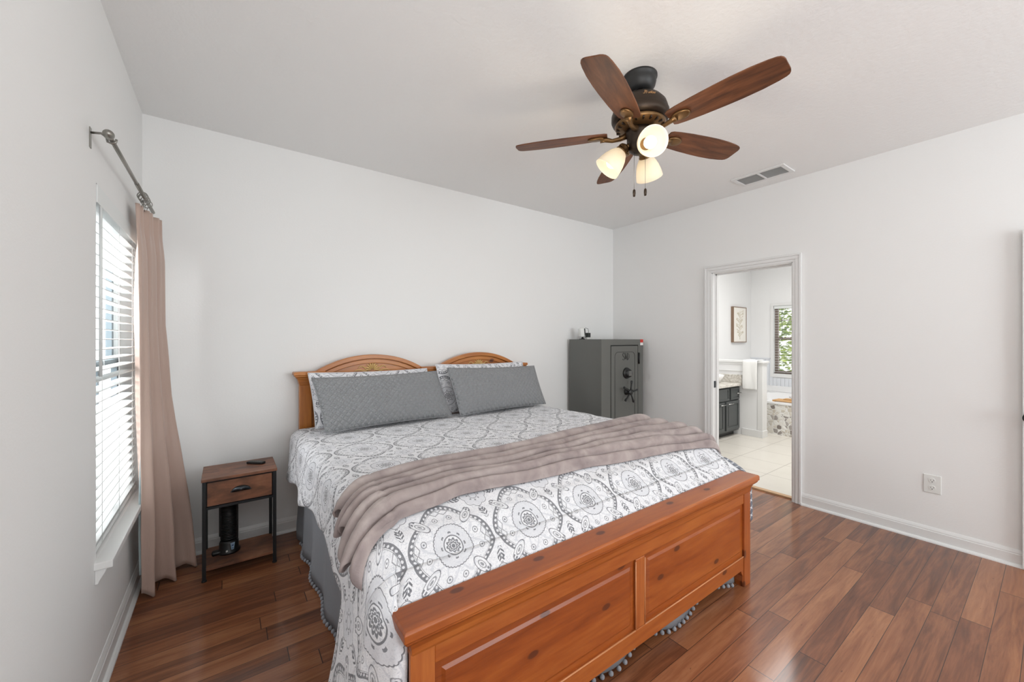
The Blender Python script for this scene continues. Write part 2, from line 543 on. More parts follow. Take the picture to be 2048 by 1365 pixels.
def granite():
    m = M('speckled_granite', rough=0.25)
    n = m.noise(m.coord(), 42, 5, 0.7, 0.4); n2 = m.noise(m.coord(), 11, 3, 0.6)
    f = n * 0.7 + n2 * 0.4
    m.set('Base Color', m.ramp(f, (0.36, (112, 106, 100)), (0.46, (190, 184, 174)), (0.6, (222, 218, 210)), (0.75, (236, 234, 230))))
    return m
GRANITE = granite()
CAB = M('charcoal_cabinet', (74, 78, 78), 0.4)
TOWEL = M('white_terry', (240, 240, 238), 0.95)
TOWEL.bump(TOWEL.noise(TOWEL.coord(), 160, 2), 0.4, 0.004)
PORC = M('white_porcelain', (242, 242, 242), 0.15)
BAMBOO = M('bamboo_wood', (204, 160, 108), 0.5)
FRAMEW = M('thin_wood_frame', (132, 108, 88), 0.5)
def art_mat():
    m = M('botanical_print', (242, 238, 230), 0.8)
    return m
ART = art_mat()
SPRIG = M('botanical_ink', (212, 202, 182), 0.8)
def leafm(name, a, b):
    m = M(name, rough=0.6)
    m.set('Base Color', m.ramp(m.noise(m.coord(), 6, 2), (0.35, a), (0.65, b)))
    return m
LEAF = leafm('garden_leaf', (84, 112, 52), (176, 190, 96))
BARK = M('garden_bark', (92, 74, 60), 0.9)
BRICK = M('reveal_brick', (186, 150, 138), 0.85)
GROUND = M('garden_ground', (150, 160, 120), 0.95)

# ------------------------------------------------------------------ room shell
W, H, YB = 4.30, 2.74, -6.2
DY0, DY1, DZ = -1.925, -1.228, 2.037          # bathroom doorway
WY0, WY1, WZ0, WZ1 = -1.05, -0.14, 0.515, 1.985   # side window opening
T = 0.12
struct(B(-0.0, W + 0.06, YB, 0.0, -0.06, 0).build('floor', FLOOR))
struct(B(-T, W + T, YB - T, T, H, H + 0.08).build('ceiling', CEIL))
struct(B(-T, W + T, 0, T, 0, H).build('wall_back', WALL))
b = MB()
b.box(-T, 0, YB, WY0, 0, H); b.box(-T, 0, WY1, 0, 0, H)
b.box(-T, 0, WY0, WY1, 0, WZ0); b.box(-T, 0, WY0, WY1, WZ1, H)
struct(b.build('wall_left', WALL))
b = MB()
b.box(W, W + T, YB, DY0, 0, H); b.box(W, W + T, DY1, 0, 0, H); b.box(W, W + T, DY0, DY1, DZ, H)
struct(b.build('wall_right', WALL))
b = MB()      # wall behind the camera with an opening added for the back fill light
b.box(-T, 1.40, YB - T, YB, 0, H); b.box(4.10, W + T, YB - T, YB, 0, H)
b.box(1.40, 4.10, YB - T, YB, 0, 0.65); b.box(1.40, 4.10, YB - T, YB, 2.45, H)
struct(b.build('wall_front', WALL))

def base_profile(h=0.10, t=0.014, shoe=True):
    p = [(0, 0), (t + 0.016, 0), (t + 0.015, 0.008), (t + 0.008, 0.016), (t, 0.018)] if shoe else [(0, 0), (t, 0)]
    return p + [(t, h - 0.028), (t - 0.003, h - 0.024), (t - 0.003, h - 0.018), (t - 0.007, h - 0.008), (0.003, h), (0, h)]
bp = base_profile()
struct(MB().prism([(p[0], p[1]) for p in bp], 1, YB, 0).build('baseboard_left', TRIM))
struct(MB().prism([(-p[0], p[1]) for p in bp][::-1], 0, 0, W).build('baseboard_back', TRIM))
b = MB()
b.prism([(W - p[0], p[1]) for p in bp][::-1], 1, YB, DY0 - 0.062)
b.prism([(W - p[0], p[1]) for p in bp][::-1], 1, DY1 + 0.062, 0)
struct(b.build('baseboard_right', TRIM))

# doorway to the bathroom: jambs and casing
d1 = MB()
d1.box(W - 0.002, W + T + 0.002, DY0, DY0 + 0.012, 0, DZ); d1.box(W - 0.002, W + T + 0.002, DY1 - 0.012, DY1, 0, DZ)
d1.box(W - 0.002, W + T + 0.002, DY0, DY1, DZ - 0.012, DZ)
door1 = struct(d1.build('door_1', TRIM))
cs = MB()
cw = 0.062
for y0, s in ((DY0, -1), (DY1, 1)):
    for a, c, t in ((-0.004, 0.018, 0.010), (0.018, 0.046, 0.016), (0.046, cw, 0.022)):
        ya, yb = y0 + s * a, y0 + s * c
        cs.box(W - t, W, min(ya, yb), max(ya, yb), 0, DZ + a)
for a, c, t in ((-0.004, 0.018, 0.010), (0.018, 0.046, 0.016), (0.046, cw, 0.022)):
    cs.box(W - t, W, DY0 - c, DY1 + c, DZ + a, DZ + c)
cs.build('casing', TRIM, door1, bevel=0.002)
st = MB(); st.box(W + 0.025, W + 0.055, DY1 - 0.016, DY1 - 0.011, 0.90, 0.965)
sp = st.build('strike_plate', PEWTER, door1); sp['label'] = 'dark metal strike plate'
hs = MB(); hs.box(W + 0.06, W + 0.075, DY1 - 0.024, DY1 - 0.012, 0, DZ - 0.012); hs.box(W + 0.06, W + 0.075, DY0 + 0.012, DY0 + 0.024, 0, DZ - 0.012)
hs.box(W + 0.06, W + 0.075, DY0, DY1, DZ - 0.024, DZ - 0.012)
hs.build('door_stop', TRIM, door1)
struct(B(W + 0.05, W + 0.10, DY0 + 0.01, DY1 - 0.01, 0, 0.012).build('trim_1', M('oak_threshold', (196, 160, 122), 0.5)))

# ------------------------------------------------------------------ side window, blind, sill
w1 = MB()
fx0, fx1 = -0.115, -0.075
w1.frame(0, fx0, fx1, WY0, WY1, WZ0, WZ1, 0.05)
win1 = struct(w1.build('window_1', VINYL))
sa = MB()
zm = 1.25
for z0, z1, x in ((WZ0 + 0.05, zm + 0.02, -0.085), (zm - 0.02, WZ1 - 0.05, -0.105)):
    sa.frame(0, x - 0.012, x + 0.012, WY0 + 0.05, WY1 - 0.05, z0, z1, 0.04)
    sa.box(x - 0.008, x + 0.008, (WY0 + WY1) / 2 - 0.012, (WY0 + WY1) / 2 + 0.012, z0, z1)
sa.build('sash', FRAMEGREY, win1)
B(-0.106, -0.102, WY0 + 0.05, WY1 - 0.05, WZ0 + 0.05, WZ1 - 0.05).build('glass', GLASS, win1)
sl = MB(); sl.box(-0.075, 0.052, WY0 - 0.028, WY1 + 0.028, WZ0 - 0.030, WZ0 - 0.002)
sl.prism([(0.0, WZ0 - 0.03), (0.036, WZ0 - 0.03), (0.03, WZ0 - 0.045), (0.014, WZ0 - 0.075), (0.010, WZ0 - 0.088), (0, WZ0 - 0.088)], 1, WY0 - 0.02, WY1 + 0.02)
sl.build('window_sill', TRIM, win1, bevel=0.003)

blind = thing('window_blind', (-0.03, WY0 + 0.45, WZ0), 'white wide-slat blind covering the window beside the beige curtain', 'blind')
hb = MB(); hb.box(-0.06, -0.004, WY0 + 0.006, WY1 - 0.006, WZ1 - 0.062, WZ1 - 0.004)
hb.box(-0.004, 0.004, WY0 + 0.004, WY1 - 0.004, WZ1 - 0.075, WZ1 - 0.004)
hb.build('headrail', VINYL, blind, bevel=0.002)
slats = MB(); nsl = 32
for i in range(nsl):
    z = WZ0 + 0.055 + i * (WZ1 - 0.10 - WZ0 - 0.055) / (nsl - 1)
    a = radians(interp(z, [(0.7, 14), (1.1, 5), (1.5, 2), (1.9, 0)]))
    c, s_ = cos(a) * 0.025, sin(a) * 0.025
    th = 0.0016
    xs = -0.032
    slats.prism([(xs - c, z + s_ + th), (xs - c, z + s_ - th), (xs, z - th + 0.001), (xs + c, z - s_ - th), (xs + c, z - s_ + th), (xs, z + th + 0.001)], 1, WY0 + 0.008, WY1 - 0.008)
slats.build('slats', VINYL, blind)
B(-0.056, -0.008, WY0 + 0.008, WY1 - 0.008, WZ0 + 0.012, WZ0 + 0.030).build('bottom_rail', VINYL, blind, bevel=0.003)
cd = MB()
for y in (WY0 + 0.13, (WY0 + WY1) / 2, WY1 - 0.13):
    for x in (-0.058, -0.006):
        cd.tube([(x, y, WZ0 + 0.02), (x, y, WZ1 - 0.06)], 0.0011, 5)
cd.build('ladder_cord', WHITEP, blind)
MB().tube([(0.004, WY0 + 0.05, WZ1 - 0.08), (0.004, WY0 + 0.05, WZ1 - 0.76)], 0.005, 8).build('tilt_wand', VINYL, blind)

# ------------------------------------------------------------------ curtain rod and curtain
RX, RZ = 0.058, 2.132
rod = thing('curtain_rod', (0, -1.14, RZ), 'brushed nickel curtain rod on a wall bracket above the window', 'curtain rod')
MB().tube([(RX, -1.17, RZ), (RX, -0.62, RZ)], 0.0075, 12).tube([(RX, -0.62, RZ), (RX, -0.08, RZ)], 0.009, 12).build('rod_tube', NICKEL, rod)
br = MB()
br.box(0.0, 0.003, -1.145, -1.125, RZ - 0.045, RZ + 0.03)
br.tube([(0.003, -1.135, RZ + 0.012), (0.03, -1.138, RZ + 0.016), (RX, -1.14, RZ - 0.002)], 0.0045, 8)
br.tube([(RX - 0.012, -1.14, RZ), (RX - 0.010, -1.14, RZ - 0.012), (RX, -1.14, RZ - 0.015), (RX + 0.012, -1.14, RZ - 0.008), (RX + 0.014, -1.14, RZ + 0.004)], 0.004, 8)
br.build('bracket', NICKEL, rod)
MB().ball((RX, -1.185, RZ), 0.017, 0.022, 0.017).build('finial', NICKEL, rod)

CT, CBm = 2.075, 0.012
curt = thing('curtain', (0.1, -0.25, 0), 'beige satin curtain pleated and hanging in the corner beside the blind', 'curtain')
def curtain_pt(t, h, off=0.0):
    # t 0..1 along the width from window side to corner side, h 0 top .. 1 bottom
    p0 = Vector((0.034, -0.475 + 0.06 * h ** 3))
    p1 = Vector((ilin(h, [(0, 0.095), (0.3, 0.09), (0.5, 0.115), (0.62, 0.145), (0.85, 0.21), (1, 0.245)]), ilin(h, [(0, -0.12), (0.5, -0.11), (1, -0.12)])))
    d = p1 - p0; nrm = Vector((-d.y, d.x)).normalized() * -1
    amp = ilin(h, [(0, 0.012), (0.05, 0.016), (0.12, 0.030), (0.5, 0.044), (0.8, 0.056), (1, 0.056)])
    ph = 2 * pi * (2.6 * t + 0.04 * sin(2.3 * h) + 0.05 * sin(pi * t))
    w = 2.0 * abs(sin(ph / 2 + 0.5)) ** 0.7 - 1.1 + 0.16 * sin(2 * ph + 1.0 + 2 * h)
    if h < 0.08: w = lerp(0.8 * sin(ph) + 0.7 * sin(ph * 3), w, h / 0.08)
    o = amp * w + 0.005 * nz(t * 6, h * 9, 1.0) * h
    along = 0.012 * h * sin(ph + 2.0)
    q = p0 + d * t + nrm * (o + off) + d.normalized() * along
    z = lerp(CT, CBm, h) + (0.025 * sin(ph + 1.3) * sstep(0.93, 1, h) if h > 0.93 else 0)
    x = max(0.012, q.x); y = min(q.y, -0.015)
    return Vector((x, y, max(0.006, z)))
MB().grid(lambda t, h: curtain_pt(t, h), 120, 70, flip=True).build('curtain_panel', CURT, curt, solid=0.003)
def lining_pt(t, h):
    h2 = 0.012 + h * 0.93
    return curtain_pt(0.03 + t * 0.10, h2, -0.005) + Vector((-0.004 - 0.014 * sstep(0.62, 0.8, h), 0.012, 0))
MB().grid(lining_pt, 6, 40, flip=True).build('lining', LINING, curt, solid=0.002)['label'] = 'pale blue lining'
for y in (-0.45, -0.425, -0.40, -0.36, -0.30):
    r = MB(); n = 18; tilt = random.uniform(-0.5, 0.5)
    r.tube([(RX + 0.021 * cos(2 * pi * k / n) , y + tilt * 0.02 * cos(2 * pi * k / n), RZ - 0.011 + 0.021 * sin(2 * pi * k / n)) for k in range(n + 1)], 0.0022, 6, cap=False)
    r.tube([(RX, y, RZ - 0.032), (RX - 0.003, y, CT - 0.012)], 0.0014, 5)
    r.build('curtain_ring', NICKEL, curt)

# ------------------------------------------------------------------ nightstand with remote and tower heater
NX0, NX1, NY0, NY1, NZ = 0.300, 0.662, -0.412, -0.125, 0.582
ns = thing('nightstand', (0.48, -0.27, 0), 'narrow brown nightstand with black metal frame and one drawer by the bed', 'nightstand')
B(NX0 - 0.004, NX1 + 0.004, NY0 - 0.006, NY1 + 0.004, NZ - 0.016, NZ).build('tabletop', RUSTIC, ns, bevel=0.0015)
lg = 0.018
for x in (NX0, NX1 - lg):
    for y in (NY0, NY1 - lg):
        l = MB(); l.box(x, x + lg, y, y + lg, 0.008, NZ - 0.016)
        l.lathe([(0.013, 0), (0.013, 0.007), (0.006, 0.010)], (x + lg / 2, y + lg / 2, 0), 12)
        l.build('leg', BLACKM, ns, bevel=0.001)
for z in (0.405, 0.055):
    bars = [(NX0 + lg, NX1 - lg, NY1 - 0.014, NY1 - 0.002), (NX0 + 0.002, NX0 + 0.014, NY0 + lg, NY1 - lg), (NX1 - 0.014, NX1 - 0.002, NY0 + lg, NY1 - lg)]
    if z > 0.1: bars.append((NX0 + lg, NX1 - lg, NY0 + 0.002, NY0 + 0.014))
    for q in bars: B(*q, z, z + 0.014).build('frame_rail', BLACKM, ns)
B(NX0 + 0.006, NX1 - 0.006, NY0 + 0.012, NY1 - 0.006, 0.42, NZ - 0.018).build('drawer_box', BLACKP, ns)
dr = B(NX0 + 0.024, NX1 - 0.024, NY0 + 0.002, NY0 + 0.014, 0.424, NZ - 0.026).build('drawer', RUSTIC, ns, bevel=0.001)
pm = MB()
px, pz = 0.482, 0.494
def pull(u, v):
    a = pi * u; bb = (pi / 2) * v
    return Vector((px + 0.047 * cos(a) * cos(bb) if True else 0, NY0 + 0.002 - 0.024 * sin(bb) * (0.25 + 0.75 * sin(a)), pz - 0.012 + 0.031 * sin(a) * cos(bb * 0.8)))
pm.grid(pull, 20, 8)
pm.box(px - 0.050, px + 0.050, NY0 - 0.001, NY0 + 0.003, pz - 0.012, pz - 0.006)
pm.build('drawer_pull', PEWTER, dr, solid=0.002)
B(NX0 + 0.004, NX1 - 0.004, NY0 + 0.004, NY1 - 0.004, 0.058, 0.072).build('shelf', RUSTIC, ns, bevel=0.001)

rc = thing('remote_control', (0.565, -0.235, NZ), 'small black remote control lying on the brown nightstand', 'remote control')
Rm = Matrix.Translation((0.565, -0.235, NZ)) @ Matrix.Rotation(radians(-42), 4, 'Z')
MB().box(-0.055, 0.055, -0.017, 0.017, 0.0005, 0.014, Rm).build('body', BLACKP, rc, bevel=0.005)
bt = MB()
for i in range(6):
    for j in (-1, 0, 1):
        bt.box(-0.04 + i * 0.013, -0.032 + i * 0.013, j * 0.009 - 0.003, j * 0.009 + 0.003, 0.0135, 0.0155, Rm)
bt.build('buttons', SAFE, rc)

hx, hy, hz = 0.425, -0.245, 0.0725
ht = thing('tower_heater', (hx, hy, hz), 'black ribbed tower fan heater standing on the nightstand shelf', 'heater')
b = MB()
for i in range(24):
    z = hz + 0.082 + i * 0.0098
    b.lathe([(0.040, z), (0.044, z + 0.0018), (0.044, z + 0.005), (0.040, z + 0.0068)], (hx, hy, 0), 28, cap=False)
b.lathe([(0.0385, hz + 0.07), (0.0385, hz + 0.318)], (hx, hy, 0), 28)
b.build('grille', BLACKP, ht)
b = MB(); b.box(hx - 0.05, hx - 0.036, hy - 0.012, hy + 0.03, hz + 0.10, hz + 0.29); b.box(hx + 0.030, hx + 0.047, hy - 0.02, hy + 0.03, hz + 0.07, hz + 0.32)
b.build('side_rail', BLACKP, ht, bevel=0.006)
MB().lathe([(0.044, hz + 0.316), (0.044, hz + 0.325), (0.036, hz + 0.331)], (hx, hy, 0), 28).build('cap', BLACKP, ht)
MB().lathe([(0.058, hz), (0.058, hz + 0.010), (0.050, hz + 0.016), (0.049, hz + 0.06), (0.043, hz + 0.075)], (hx, hy, 0), 28).build('base', BLACKP, ht)
B(hx - 0.085, hx - 0.04, hy - 0.03, hy + 0.01, hz, hz + 0.022).build('plug_lead', BLACKP, ht, bevel=0.008)
dp = M('control_display', (150, 176, 198), 0.4)
Hm = Matrix.Translation((hx, hy, 0)) @ Matrix.Rotation(radians(20), 4, 'Z')
MB().prism([(-0.012, hz + 0.064), (0.012, hz + 0.064), (0.006, hz + 0.024), (-0.006, hz + 0.024)], 1, -0.0525, -0.0485, Hm).build('control_panel', dp, ht)['label'] = 'pale blue control panel'
b = MB(); b.box(-0.005, 0.005, -0.0535, -0.052, hz + 0.046, hz + 0.053, Hm); b.box(-0.003, 0.003, -0.0535, -0.052, hz + 0.030, hz + 0.035, Hm)
b.build('buttons', M('dark_blue_button', (52, 74, 120), 0.4), ht)
MB().box(-0.034, -0.024, -0.049, -0.046, hz + 0.018, hz + 0.028, Hm).build('rating_label', WHITEP, ht)

# ------------------------------------------------------------------ bed frame
BX = 1.822
bed = thing('king_bed', (BX, -1.15, 0), 'knotty pine king bed frame with double-arched headboard and panelled footboard', 'bed')
FY = -2.220      # front face of the footboard
foot = B(0.812, 2.812, FY + 0.012, FY + 0.034, 0.13, 0.52).build('footboard', PINE_PANEL, bed)
def rail(name, mat, par, *bx, bevel=0.004): return B(*bx).build(name, mat, par, bevel=bevel)
for x in (0.812, 2.740):
    p = MB(); p.box(x, x + 0.072, FY, FY + 0.058, 0.0, 0.53)
    s = 1 if x < 1 else -1
    xb = x + 0.072 if x < 1 else x
    p.prism([(xb, 0.10), (xb + s * 0.03, 0.10), (xb + s * 0.026, 0.085), (xb + s * 0.008, 0.06), (xb + s * 0.010, 0.03), (xb + s * 0.004, 0.0), (xb, 0.0)][::s], 1, FY + 0.004, FY + 0.05)
    p.build('post', PINE_Z, foot, bevel=0.004)
rail('top_rail', PINE_X, foot, 0.884, 2.740, FY + 0.003, FY + 0.05, 0.462, 0.53)
rail('bottom_rail', PINE_X, foot, 0.884, 2.740, FY + 0.003, FY + 0.05, 0.095, 0.170)
rail('centre_stile', PINE_Z, foot, 1.785, 1.845, FY + 0.003, FY + 0.05, 0.170, 0.462)
for x0, x1 in ((0.884, 1.785), (1.845, 2.740)):
    z0, z1 = 0.170, 0.462; m = 0.036; yf, yb = FY + 0.007, FY + 0.018
    vs = [(x0, yb, z0), (x1, yb, z0), (x1, yb, z1), (x0, yb, z1), (x0 + 0.012, yb, z0 + 0.012), (x1 - 0.012, yb, z0 + 0.012), (x1 - 0.012, yb, z1 - 0.012), (x0 + 0.012, yb, z1 - 0.012),
          (x0 + m, yf, z0 + m), (x1 - m, yf, z0 + m), (x1 - m, yf, z1 - m), (x0 + m, yf, z1 - m)]
    fs = [(0, 1, 5, 4), (1, 2, 6, 5), (2, 3, 7, 6), (3, 0, 4, 7), (4, 5, 9, 8), (5, 6, 10, 9), (6, 7, 11, 10), (7, 4, 8, 11), (8, 9, 10, 11)]
    MB().add(vs, fs).build('raised_panel', PINE_PANEL, foot)
    bd = MB(); yb = FY + 0.0035  # added pale strips: worn rail and stile edges plus their painted bevel highlight
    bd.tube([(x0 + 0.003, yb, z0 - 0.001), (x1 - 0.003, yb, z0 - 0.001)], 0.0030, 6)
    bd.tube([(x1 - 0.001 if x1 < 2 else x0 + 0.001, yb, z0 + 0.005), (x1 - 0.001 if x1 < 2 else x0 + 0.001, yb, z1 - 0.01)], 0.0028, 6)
    bd.build('worn_edge_highlight', WORN_HIGHLIGHT, foot)['label'] = 'pale worn edge and painted highlight beside the panel'
def mitre_cap(prof, x0, x1, yb):
    """moulding (out,z) along the front and returning at both ends; out is measured from the front/ends"""
    mb = MB(); n = len(prof); ring = []
    for o, z in prof: ring.append([(x0 - o, yb, z), (x0 - o, FYc - o, z), (x1 + o, FYc - o, z), (x1 + o, yb, z)])
    vs = [p for r in ring for p in r]
    fs = [(i * 4 + k, i * 4 + k + 1, (i + 1) * 4 + k + 1, (i + 1) * 4 + k) for i in range(n - 1) for k in range(3)]
    fs += [(0, 3, 2, 1), tuple((n - 1) * 4 + k for k in range(4))]
    fs += [tuple([i * 4 for i in range(n)] + [i * 4 + 3 for i in range(n)][::-1])]
    return mb.add(vs, fs)
FYc = FY
mitre_cap([(0.0, 0.515), (0.004, 0.525), (0.006, 0.540), (0.012, 0.556), (0.024, 0.568), (0.030, 0.574), (0.030, 0.580), (0.036, 0.584), (0.036, 0.606), (0.030, 0.612)], 0.818, 2.806, FY + 0.075).build('cap_moulding', PINE_X, foot, bevel=0.002)

HY = -0.085
head = B(0.90, 2.75, HY + 0.02, HY + 0.045, 0.32, 1.09).build('headboard', PINE_HEAD, bed)
for x in (0.833, 2.737):
    MB().box(x, x + 0.08, HY, HY + 0.055, 0, 1.075).build('post', PINE_HEADZ, head, bevel=0.004)
MB().box(1.765, 1.880, HY + 0.004, HY + 0.05, 0.4, 1.075).build('centre_post', PINE_HEADZ, head, bevel=0.004)
FYc = HY
hp = [(0.0, 1.045), (0.004, 1.055), (0.012, 1.085), (0.024, 1.105), (0.034, 1.112), (0.034, 1.120), (0.042, 1.124), (0.042, 1.140), (0.038, 1.145)]
for xa, xb in ((0.835, 0.955), (1.775, 1.872), (2.700, 2.815)):
    mitre_cap(hp, xa, xb, HY + 0.055).build('cornice', PINE_HEAD, head, bevel=0.002)
for cx in (1.345, 2.318):
    R = 0.788; zc = 1.258 - R; hw = 0.412
    a0 = math.asin(hw / R)
    def arc(r, n=28):
        return [(cx + r * sin(lerp(-a0, a0, i / n)), zc + r * cos(lerp(-a0, a0, i / n))) for i in range(n + 1)]
    ap = arc(R - 0.03) 
    MB().prism([(cx - hw, 0.95)] + ap + [(cx + hw, 0.95)], 1, HY + 0.018, HY + 0.044).build('arch_panel', PINE_HEAD, head)
    for r0, r1, y0, nm in ((R, R - 0.032, HY - 0.006, 'arch_moulding'), (R - 0.036, R - 0.068, HY + 0.004, 'inner_moulding')):
        o, i_ = arc(r0), arc(r1)
        MB().prism(o + i_[::-1], 1, y0, HY + 0.045).build(nm, PINE_HEAD, head, bevel=0.004)
    MB().prism([(cx - hw + 0.02, 0.92), (cx + hw - 0.02, 0.92), (cx + hw - 0.02, 0.95), (cx - hw + 0.02, 0.95)], 1, HY + 0.0, HY + 0.04).build('lower_moulding', PINE_HEAD, head)
    cv = MB()
    for k in range(-4, 5):
        a = radians(k * 21)
        cv.tube([(cx + 0.012 * sin(a), HY + 0.014, 1.135 + 0.010 * cos(a)), (cx + 0.04 * sin(a), HY + 0.012, 1.135 + 0.045 * cos(a)), (cx + 0.062 * sin(a * 1.12), HY + 0.015, 1.135 + 0.064 * cos(a * 1.12))], [0.004, 0.007, 0.003], 6)
    for s in (-1, 1):
        for j in range(4):
            cv.tube([(cx + s * (0.03 + 0.02 * t), HY + 0.015, 1.125 - j * 0.006) if t == 0 else (cx + s * (0.04 + (0.07 + j * 0.03) * t), HY + 0.014, 1.125 + (0.045 - 0.022 * j) * sin(pi * t * 0.8) - j * 0.008) for t in (0, 0.25, 0.5, 0.75, 1.0)], [0.002, 0.0045, 0.005, 0.0045, 0.002], 6)
    cv.build('carved_shell', CARVE, head)['label'] = 'cream carved shell and frond relief'
for x in (0.835, 2.765):
    MB().box(x, x + 0.03, -2.165, HY + 0.02, 0.2, 0.34).build('side_rail', PINE_X, bed)

B(0.872, 2.762, -2.13, -0.045, 0.22, 0.43).build('box_spring', MATT, bed, bevel=0.03)
B(0.885, 2.755, -2.00, -0.05, 0.43, 0.66).build('mattress', MATT, bed, bevel=0.05, seg=4)

# ------------------------------------------------------------------ bed skirt
sk = thing('bed_skirt', (BX, -1.1, 0.4), 'grey gathered bed skirt with pompom trim hanging around the bed', 'bed skirt')
def skirt_left(t, h):
    y = lerp(-0.16, -2.10, t)
    w = (0.35 + 0.65 * h)
    x = 0.828 - 0.012 * w * sin(y * 21 + 1.2 * sin(y * 3)) - 0.014 * h + 0.006 * nz(y * 7, h * 3, 5)
    return Vector((x, y, lerp(0.52, hem_l(y), h)))
def hem_l(y): return 0.022 + 0.006 * sin(y * 7) + 0.012 * max(0, nz(y * 2.3, 0, 9))
MB().grid(skirt_left, 150, 10).build('skirt_panel', SKIRT, sk, solid=0.002)
def hem_f(x): return 0.030 + 0.024 * sin(x * 10.5 + 0.6) + 0.02 * nz(x * 4, 2, 3)
def skirt_foot(t, h):
    x = lerp(0.84, 2.72, t)
    y = -2.158 - 0.016 * h * sin(x * 15 + 1.1 * sin(x * 4)) - 0.002
    return Vector((x, y, lerp(0.40, max(0.012, hem_f(x)), h)))
MB().grid(skirt_foot, 120, 10).build('skirt_panel', SKIRT, sk, solid=0.002)
def skirt_right(t, h):
    p = skirt_left(t, h); return Vector((2 * BX + 0.012 - p.x, p.y, p.z))
MB().grid(skirt_right, 110, 6, flip=True).build('skirt_panel', SKIRT, sk, solid=0.002)
pom_me = None
def pom(x, y, z):
    global pom_me
    if pom_me is None:
        m_ = MB().ball((0, 0, 0), 0.0105, seg=10, rings=7); o = m_.build('pompom', POM); pom_me = o.data; first = o
    else:
        first = bpy.data.objects.new('pompom', pom_me); COL.objects.link(first)
    first.parent = sk; first.location = Vector((x, y, z)) - sk.location
for i in range(58):
    y = -0.28 - i * (1.80 / 57); p = skirt_left((y + 0.16) / -1.94, 1.0); pom(p.x - 0.006, y, max(0.012, p.z - 0.006))
for i in range(40):
    x = 1.12 + i * (1.56 / 39); p = skirt_foot((x - 0.84) / 1.88, 1.0); pom(x, p.y - 0.006, max(0.0115, p.z - 0.008))

# ------------------------------------------------------------------ duvet
def ztop(y):
    return interp(y, [(-2.15, 0.600), (-2.06, 0.665), (-1.97, 0.725), (-1.85, 0.768), (-1.6, 0.778), (-1.1, 0.762), (-0.5, 0.752), (0, 0.745)])
XL, XR, RB = 0.845, 2.815, 0.075
CY = -2.065
def zsurf(x, y):
    z = ztop(y) + 0.006 * nz(x * 3.1, y * 3.1, 0.3) + 0.003 * nz(x * 9, y * 9, 4)
    return z
def drop_l(y):
    return interp(y, [(CY, 0.70), (-1.98, 0.62), (-1.90, 0.40), (-1.82, 0.30), (-1.6, 0.285), (-1.2, 0.29), (-0.75, 0.315), (-0.35, 0.32), (-0.1, 0.30)]) + 0.012 * sin(y * 14)
def side_profile(s, amt):
    """distance out from the edge and drop below the top, at arc length s"""
    q = RB * pi / 2
    if s < q: return RB * sin(s / RB), RB * (1 - cos(s / RB))
    e = s - q
    return RB + amt * sin(min(1, e / 0.3) * pi / 2) * 0.3, RB + e * 0.985
duv = thing('duvet', (BX, -1.1, 0.5), 'white and grey medallion-print duvet spread over the bed', 'duvet')
dm = MB()
ys = [-0.13 + (CY + 0.13) * i / 96 for i in range(97)]
NS, NT = 26, 80
U0 = 0.1025         # pattern phase so that medallions sit where they do at the foot
V0 = 0.154
varc = [0.0]
for a_, b_ in zip(ys, ys[1:]): varc.append(varc[-1] + math.hypot(b_ - a_, ztop(b_) - ztop(a_)))
vfoot = varc[-1]
def wave_side(y, e):
    return 0.014 * min(1, e / 0.2) * sin(y * 11 + 2 * sin(y * 2.2)) + 0.010 * nz(y * 5, e * 5, 2)
rows = []; ruv = []
for y, va in zip(ys, varc):
    L = []; UVr = []
    D = drop_l(y); foot_k = sstep(-1.70, -2.05, y)
    for i in range(NS, 0, -1):
        s = D * i / NS; o, dz = side_profile(s, 0.10 + 0.10 * foot_k)
        e = max(0, s - RB * 1.57)
        x = XL - o - wave_side(y, e)
        q = min(1, s / 0.13)
        xc = lerp(XL, 0.752, sin(q * pi / 2)) - 0.19 * max(0, s - 0.05)
        dc = 0.075 * (1 - cos(q * pi / 2)) + max(0, s - 0.10) * 0.985
        x = lerp(x, xc, foot_k); dz = lerp(dz, dc, foot_k)
        yy = y + 0.34 * max(0, s - 0.26) * sstep(-1.80, -1.93, y)
        L.append(Vector((x, yy, zsurf(XL, y) - dz))); UVr.append((XL - s + U0 - 0.045 * sstep(-1.45, -2.03, y) * sstep(0, 0.12, s), va - 0.091 * sstep(-1.45, -2.03, y) * sstep(0, 0.12, s)))
    for i in range(NT + 1):
        x = lerp(XL, XR, i / NT); L.append(Vector((x, y, zsurf(x, y)))); UVr.append((x + U0, va))
    D2 = 0.30 + 0.01 * sin(y * 12)
    for i in range(1, NS + 1):
        s = D2 * i / NS; o, dz = side_profile(s, 0.08)
        L.append(Vector((XR + o + wave_side(y + 3, max(0, s - 0.12)), y, zsurf(XR, y) - dz))); UVr.append((XR + s + U0, va))
    rows.append(L); ruv.append(UVr)
nw = len(rows[0])
vs = [p for r in rows for p in r]; uv = [c for r in ruv for c in r]
uv = [(a_, vfoot - b_ + V0) for a_, b_ in uv]
fs = [(i * nw + j, (i + 1) * nw + j, (i + 1) * nw + j + 1, i * nw + j + 1) for i in range(len(rows) - 1) for j in range(nw - 1)]
dm.add(vs, fs, True, uv)
# the strip that tucks down behind the footboard
def tuck(t, h):
    x = lerp(lerp(XL, 0.80, h), lerp(XR, 2 * BX + 0.016 - 0.80, h), t); y = lerp(CY, -2.142, h)
    return Vector((x, y, lerp(zsurf(x, CY), 0.606, h)))
dm.grid(tuck, NT, 6, lambda t, h: (lerp(XL, XR, t) + U0, V0 - h * 0.105))
